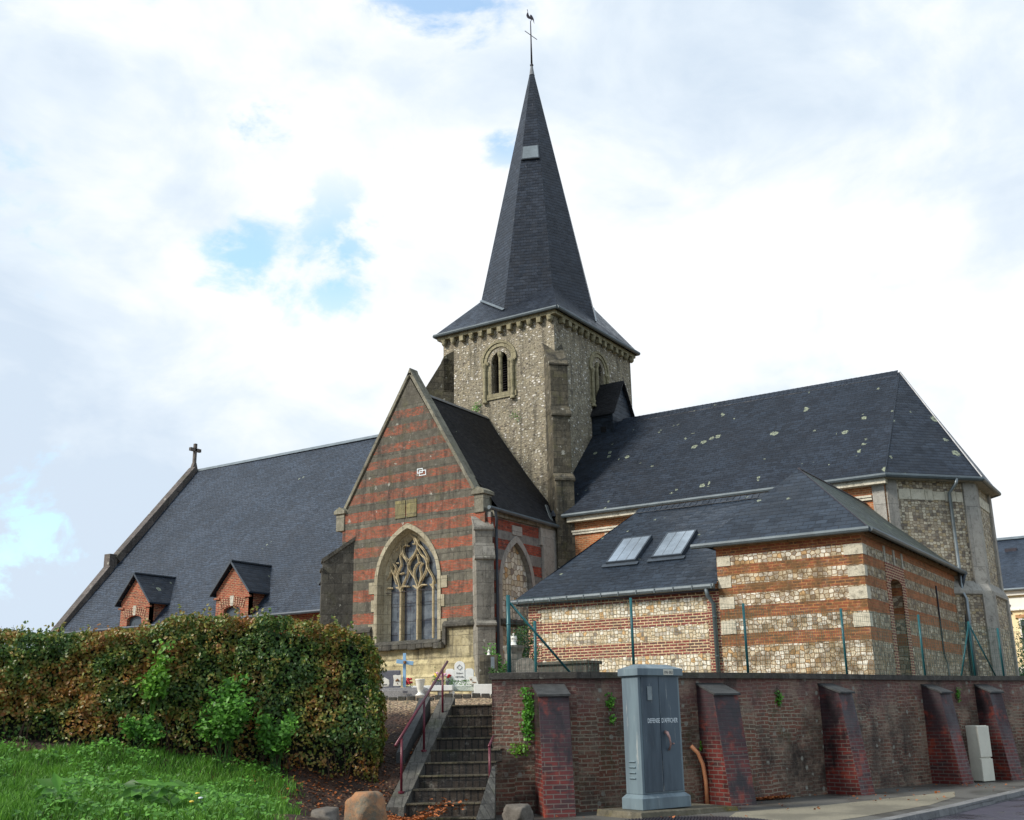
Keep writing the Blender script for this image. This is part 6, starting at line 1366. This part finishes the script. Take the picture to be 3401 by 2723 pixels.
plaque('grave_plaque', 1712, 462, 1858, 585, 24.9, 'white leaning plaque with a brown sheaf on the tomb right of the stele', [(-.5, .4), (-.35, .5), (.2, .5), (.3, .44), (.5, -.5), (-.3, -.5)], [('dot', -.25, .1, .1), ('bar', .1, -.28, .4)])
A = g4(1790, 620, 24.7); B = g4(2030, 620, 24.7); c = (A+B)/2; L = np.linalg.norm((B-A)[:2])+.3; t3 = empty('white_box_tomb', (c[0], c[1], gz(c)), 'plain white painted box tomb next to the retaining wall', 'tomb', 'graves in front of the church'); z0 = g4(1900, 750, 24.7)[2]
MB().obox((c[0], c[1], (z0+c[2])/2)+V_*.4+U*.15, U, V_, L, .8, c[2]-z0+.1).build('box', M['marble'], t3, bevel=.01)
def flowers(x, y, D, mat, n, r, label, pot='granite_dark'):
    q = g4(x, y, D); e = empty('flower_pot', (q[0], q[1], q[2]-.12), label, 'flowers'); MB().lathe((q[0], q[1], q[2]-.16), [(.05, 0), (.08, .1), (.085, .12)], 10).build('pot', M[pot], e)
    mb = MB()
    rr = random.Random(x)
    for k in range(n): a = rr.uniform(0, 6.28); d = r*rr.random()**.5; mb.lathe((q[0]+d*math.cos(a), q[1]+d*math.sin(a), q[2]+rr.uniform(-.02, .1)), [(.01, 0), (.035, .015), (.03, .035), (.008, .045)], 7)
    mb.build('blooms', M[mat], e); leaves('foliage', q+rng.normal(0, r*.6, (40, 3)), np.tile((0, 0, 1), (40, 1)), np.full(40, .05), M['ivy'], e)
flowers(735, 590, 24.2, 'flower_red', 16, .1, 'red flowers behind the blue cross'); flowers(1265, 490, 25.2, 'flower_pink', 16, .16, 'pink and white flowers left of the white stele'); flowers(1190, 510, 25.0, 'flower_yellow', 4, .05, 'single yellow bloom beside the pink flowers'); flowers(1400, 510, 25.2, 'flower_red', 7, .06, 'small red flowers against the left side of the stele')
flowers(1960, 560, 25.3, 'flower_yellow', 5, .07, 'cream flowers at the right end of the graves'); 
q = g4(1580, 580, 24.9); e = empty('planted_flowers', tuple(q), 'low dark green plants at the foot of the white stele', 'plant'); leaves('foliage', np.array([q+U*rng.uniform(-.25, .25)+np.array((0, 0, rng.uniform(-.02, .08))) for _ in range(140)]), np.tile((0, 0, 1), (140, 1)), np.full(140, .04), M['ivy'], e)
# gravel kerb line in front of the graves
mb = MB(); a = np.array(g4(130, 850, 22.3)); b = np.array(g4(2200, 850, 22.3)); n = 14
for k in range(n): 
    q = a+(b-a)*(k+.5)/n; z = gz(q); mb.obox((q[0], q[1], z+.02), (b-a)/np.linalg.norm(b-a), V_, np.linalg.norm(b-a)/n-.02, .1, .14)
mb.build('path_edging', M['butt_dark'], label='low dark stone edging across the gravel in front of the graves', cat='edging', bevel=.015)
# statues, pillar, old stone behind the fence
def statue(name, x0, y0, x1, y1, D, label, wings):
    a = at(x0, y0, D); b = at(x1, y1, D); h = b[2]-a[2]; c = a; e = empty(name, tuple(c), label, 'statue'); mb = MB()
    mb.lathe(c, [(.18*h*1.9, 0), (.17*h*1.9, h*.06), (.14*h*1.7, h*.1), (.13*h*1.5, h*.35), (.10*h*1.3, h*.55), (.13*h*1.3, h*.72), (.05*h*1.3, h*.8), (.045*h, h*.83), (.085*h, h*.88), (.08*h, h*.96), (.02*h, h)], 14)
    mb.build('body', M['plaster'], e, smooth=True)
    for s_ in (-1, 1):
        MB().tube([c+U*s_*.15*h+np.array((0, 0, .7*h)), c+U*s_*.19*h-V_*.1*h+np.array((0, 0, .55*h)), c+U*s_*.03*h-V_*.2*h+np.array((0, 0, .6*h))], [.05*h, .045*h, .03*h], 8).build('arm', M['plaster'], e, smooth=True)
        if wings: prof = [c+V_*.12*h+U*s_*.03*h+np.array((0, 0, .5*h)), c+V_*.14*h+U*s_*.22*h+np.array((0, 0, .3*h)), c+V_*.16*h+U*s_*.32*h+np.array((0, 0, .62*h)), c+V_*.14*h+U*s_*.2*h+np.array((0, 0, .88*h))]; MB().prism(prof, V_*.05*h).build('wing', M['plaster'], e, bevel=.01)
statue('angel_statue', 1520+1335/7.187, 2000+1035/7.187, 1520+1315/7.187, 2000+735/7.187, 26.2, 'white kneeling angel statue seen through the wire mesh', True)
statue('figurine', 1520+742/7.187, 2000+1262/7.187, 1520+745/7.187, 2000+1108/7.187, 25.5, 'small cream stone figurine on a pillar by the drain pipe', False)
q = at(1520+1335/7.187, 2000+1036/7.187, 26.2); e = empty('stone_pedestal', (q[0], q[1], 2.1), 'mossy stone pedestal under the white angel statue', 'pedestal'); MB().lathe((q[0], q[1], 2.05), [(.28, 0), (.24, .3), (.2, q[2]-2.25), (.26, q[2]-2.1), (.26, q[2]-2.05)], 10).build('pillar', M['butt_grey'], e)
q = at(1520+742/7.187, 2000+1264/7.187, 25.5); e = empty('stone_pillar', (q[0], q[1], 2.1), 'square mossy stone pillar with a pale plate under the small figurine', 'pillar'); MB().obox((q[0], q[1], (2.05+q[2])/2), U, V_, .42, .3, q[2]-2.05).build('shaft', M['butt_tower'], e, bevel=.015)
q2 = at(1520+835/7.187, 2000+1440/7.187, 25.2); MB().obox((q2[0], q2[1], q2[2]), U, V_, .085, .03, .26).build('plate', M['zinc'], e)
a = at(1520+1400/7.187, 2000+1640/7.187, 24); b = at(1520+1850/7.187, 2000+1640/7.187, 24); zt_ = at(1520+1540/7.187, 2000+1320/7.187, 24)[2]; c = (a+b)/2; w_ = np.linalg.norm((b-a)[:2]); e = empty('old_gravestone', (c[0], c[1], 2.1), 'weathered pale gravestone with a rounded top behind the mesh fence', 'gravestone')
prof = [c+U*u+np.array((0, 0, z-c[2])) for u, z in [(-w_/2, 2.0), (w_/2, 2.0), (w_/2, zt_-.14)]+[(w_/2*math.cos(t), zt_-.14+.14*math.sin(t)) for t in np.linspace(.15, 3.0, 9)]+[(-w_/2, zt_-.14)]]; MB().prism([q-V_*.06 for q in prof], V_*.12).build('slab', M['butt_grey'], e, bevel=.01)
a = at(1792, 2230, 24.4); b = at(1985, 2230, 24.4); c = (a+b)/2; e = empty('dark_tomb', (c[0], c[1], 2.1), 'long low dark granite tomb against the foot of the low annex', 'tomb'); zt_ = at(1880, 2198, 24.4)[2]
MB().obox((c[0], c[1], (2.0+zt_-.06)/2), (1, 0, 0), (0, 1, 0), 1.25, .6, zt_-.06-2.0).build('box', M['butt_dark'], e, bevel=.01); MB().obox((c[0], c[1], zt_-.03), (1, 0, 0), (0, 1, 0), 1.35, .7, .07).build('lid', M['butt_dark'], e, bevel=.01)
q = at(1690, 2190, 25.6); bush('shrub', (q[0]-.35, q[1], 2.1), (.42, .3, .62), 900, .06, M['ivy'], 'green feathery shrub around the base of the angel statue', cat='shrub')
q = at(1725, 2130, 27.6); bush('conifer_shrub', (q[0]+.1, q[1], 2.1), (.5, .4, 1.0), 1500, .06, M['tree'], 'dark green shrub behind the angel statue against the annex corner', cat='shrub')
q = at(1660, 2230, 24.6); bush('shrub', (q[0], q[1], 2.1), (.25, .2, .3), 350, .055, M['tree'], 'low dark shrub between the stone pillar and the thick fence post', cat='shrub')

# ------------------------------------------------------------------ house and tree at the right
HY = 81.5; hs = empty('house', (0, HY+5, 2), 'cream rendered house with a blue slate roof behind the apse', 'house')
ze = 9.3; MB().box((-17, HY, 1.5), (24, HY+11, ze-.05)).build('wall', M['cream_wall'], hs)
mb = MB(); mb.quad((-17.4, HY-.5, ze), (24.4, HY-.5, ze), (24.4, HY+5.5, ze+4.2), (-17.4, HY+5.5, ze+4.2)); mb.quad((-17.4, HY+11.5, ze), (24.4, HY+11.5, ze), (24.4, HY+5.5, ze+4.2), (-17.4, HY+5.5, ze+4.2)); rf = mb.build('roof', M['slate_nave'], hs)
mb = MB(); mb.prism([(-17.4, HY+5.3, ze+4.15), (-17.4, HY+5.5, ze+4.35), (-17.4, HY+5.7, ze+4.15)], (41.8, 0, 0)); mb.build('ridge', M['zinc'], rf)
q = hit(3357, 1826, 'y', HY+4.0); MB().box((q[0]-.4, q[1]-.1, q[2]-.25), (q[0]+.4, q[1]+.3, q[2]+.1)).build('roof_vent', M['iron'], rf)
mb = MB(); mb.box((-17.1, HY-.08, 8.0), (24.1, HY, 8.75)); mb.build('frieze', M['white_trim'], hs); MB().box((-17.2, HY-.3, ze-.4), (24.2, HY, ze-.12)).build('cornice', M['white_trim'], hs); MB().box((-17.2, HY-.18, 7.9), (24.2, HY, 8.02)).build('string_course', M['white_trim'], hs)
MB().tube([(-17.4, HY-.5, ze-.03), (24.4, HY-.5, ze-.03)], .1, 6).build('gutter', M['zinc'], hs)
a, b, c, d = (hit(3300+x/3.52, 1780+y/3.52, 'y', HY-.04) for x, y in ((128, 803), (210, 912), (195, 803), (145, 915)))
mb = MB(); mb.bar(a, b, .05, .12); mb.build('wall_anchor', M['iron'], hs); mb = MB(); mb.bar(c-(0, .04, 0), d-(0, .04, 0), .05, .12); mb.build('wall_anchor', M['iron'], hs)
def hwin(x0, z0, w_, h_): 
    fo = MB().box((x0, HY-.06, z0), (x0+w_, HY, z0+h_)).build('window', M['white_trim'], hs)
    nb_ = 2
    for i in range(nb_): MB().box((x0+.1+i*(w_-.1)/nb_, HY-.075, z0+.1), (x0+(i+1)*(w_-.1)/nb_, HY-.05, z0+h_-.1)).build('pane', M['dormer_glass'], fo)
q = hit(3375, 2042, 'y', HY); MB().box((q[0]-.05, HY-.08, q[2]-.25), (q[0]+1.7, HY, q[2])).build('lintel', plain('lintel_brick', lin(176, 132, 90)), hs)
hwin(q[0]+.12, q[2]-2.4, 1.3, 2.15); q = hit(3356, 2222, 'y', HY)
for x in (0, 3.4, 6.8): hwin(q[0]+x, q[2]-1.9, 1.3, 2.0)
for x in (4.2, 8, 12): hwin(hit(3375, 2042, 'y', HY)[0]+x, 4.7, 1.3, 2.1)
q = at(3412, 2150, 58); tr_ = empty('tree', (q[0]+.4, q[1], 2), 'dark green leafy tree in front of the cream house', 'tree'); tb = np.array((q[0]+.5, q[1], 2.))
mb = MB(); mb.tube([tb, tb+(.0, 0, 1.2), tb+(.1, 0, 3.4)], [.14, .11, .04], 8)
for k in range(9): a = k*.7; mb.tube([tb+(0, 0, 1+.22*k), tb+(math.cos(a)*.9, math.sin(a)*.9, 1.9+.28*k)], [.05, .015], 5)
mb.build('trunk', M['twig'], tr_)
P = []; rr = random.Random(9)
for k in range(46):
    a = rr.uniform(0, 6.28); z = rr.uniform(.6, 4.1); r_ = 1.45*math.sin(min(1, (4.5-z)/3.0)*1.5)*rr.uniform(.4, 1); c_ = tb+np.array((r_*math.cos(a), r_*math.sin(a), z)); P.append(c_+rng.normal(0, .26, (130, 3)))
leaves('crown', np.concatenate(P), np.tile((0, 0, 1), (46*130, 1)), rng.uniform(.09, .16, 46*130), M['tree'], tr_, .6, .8, .3)
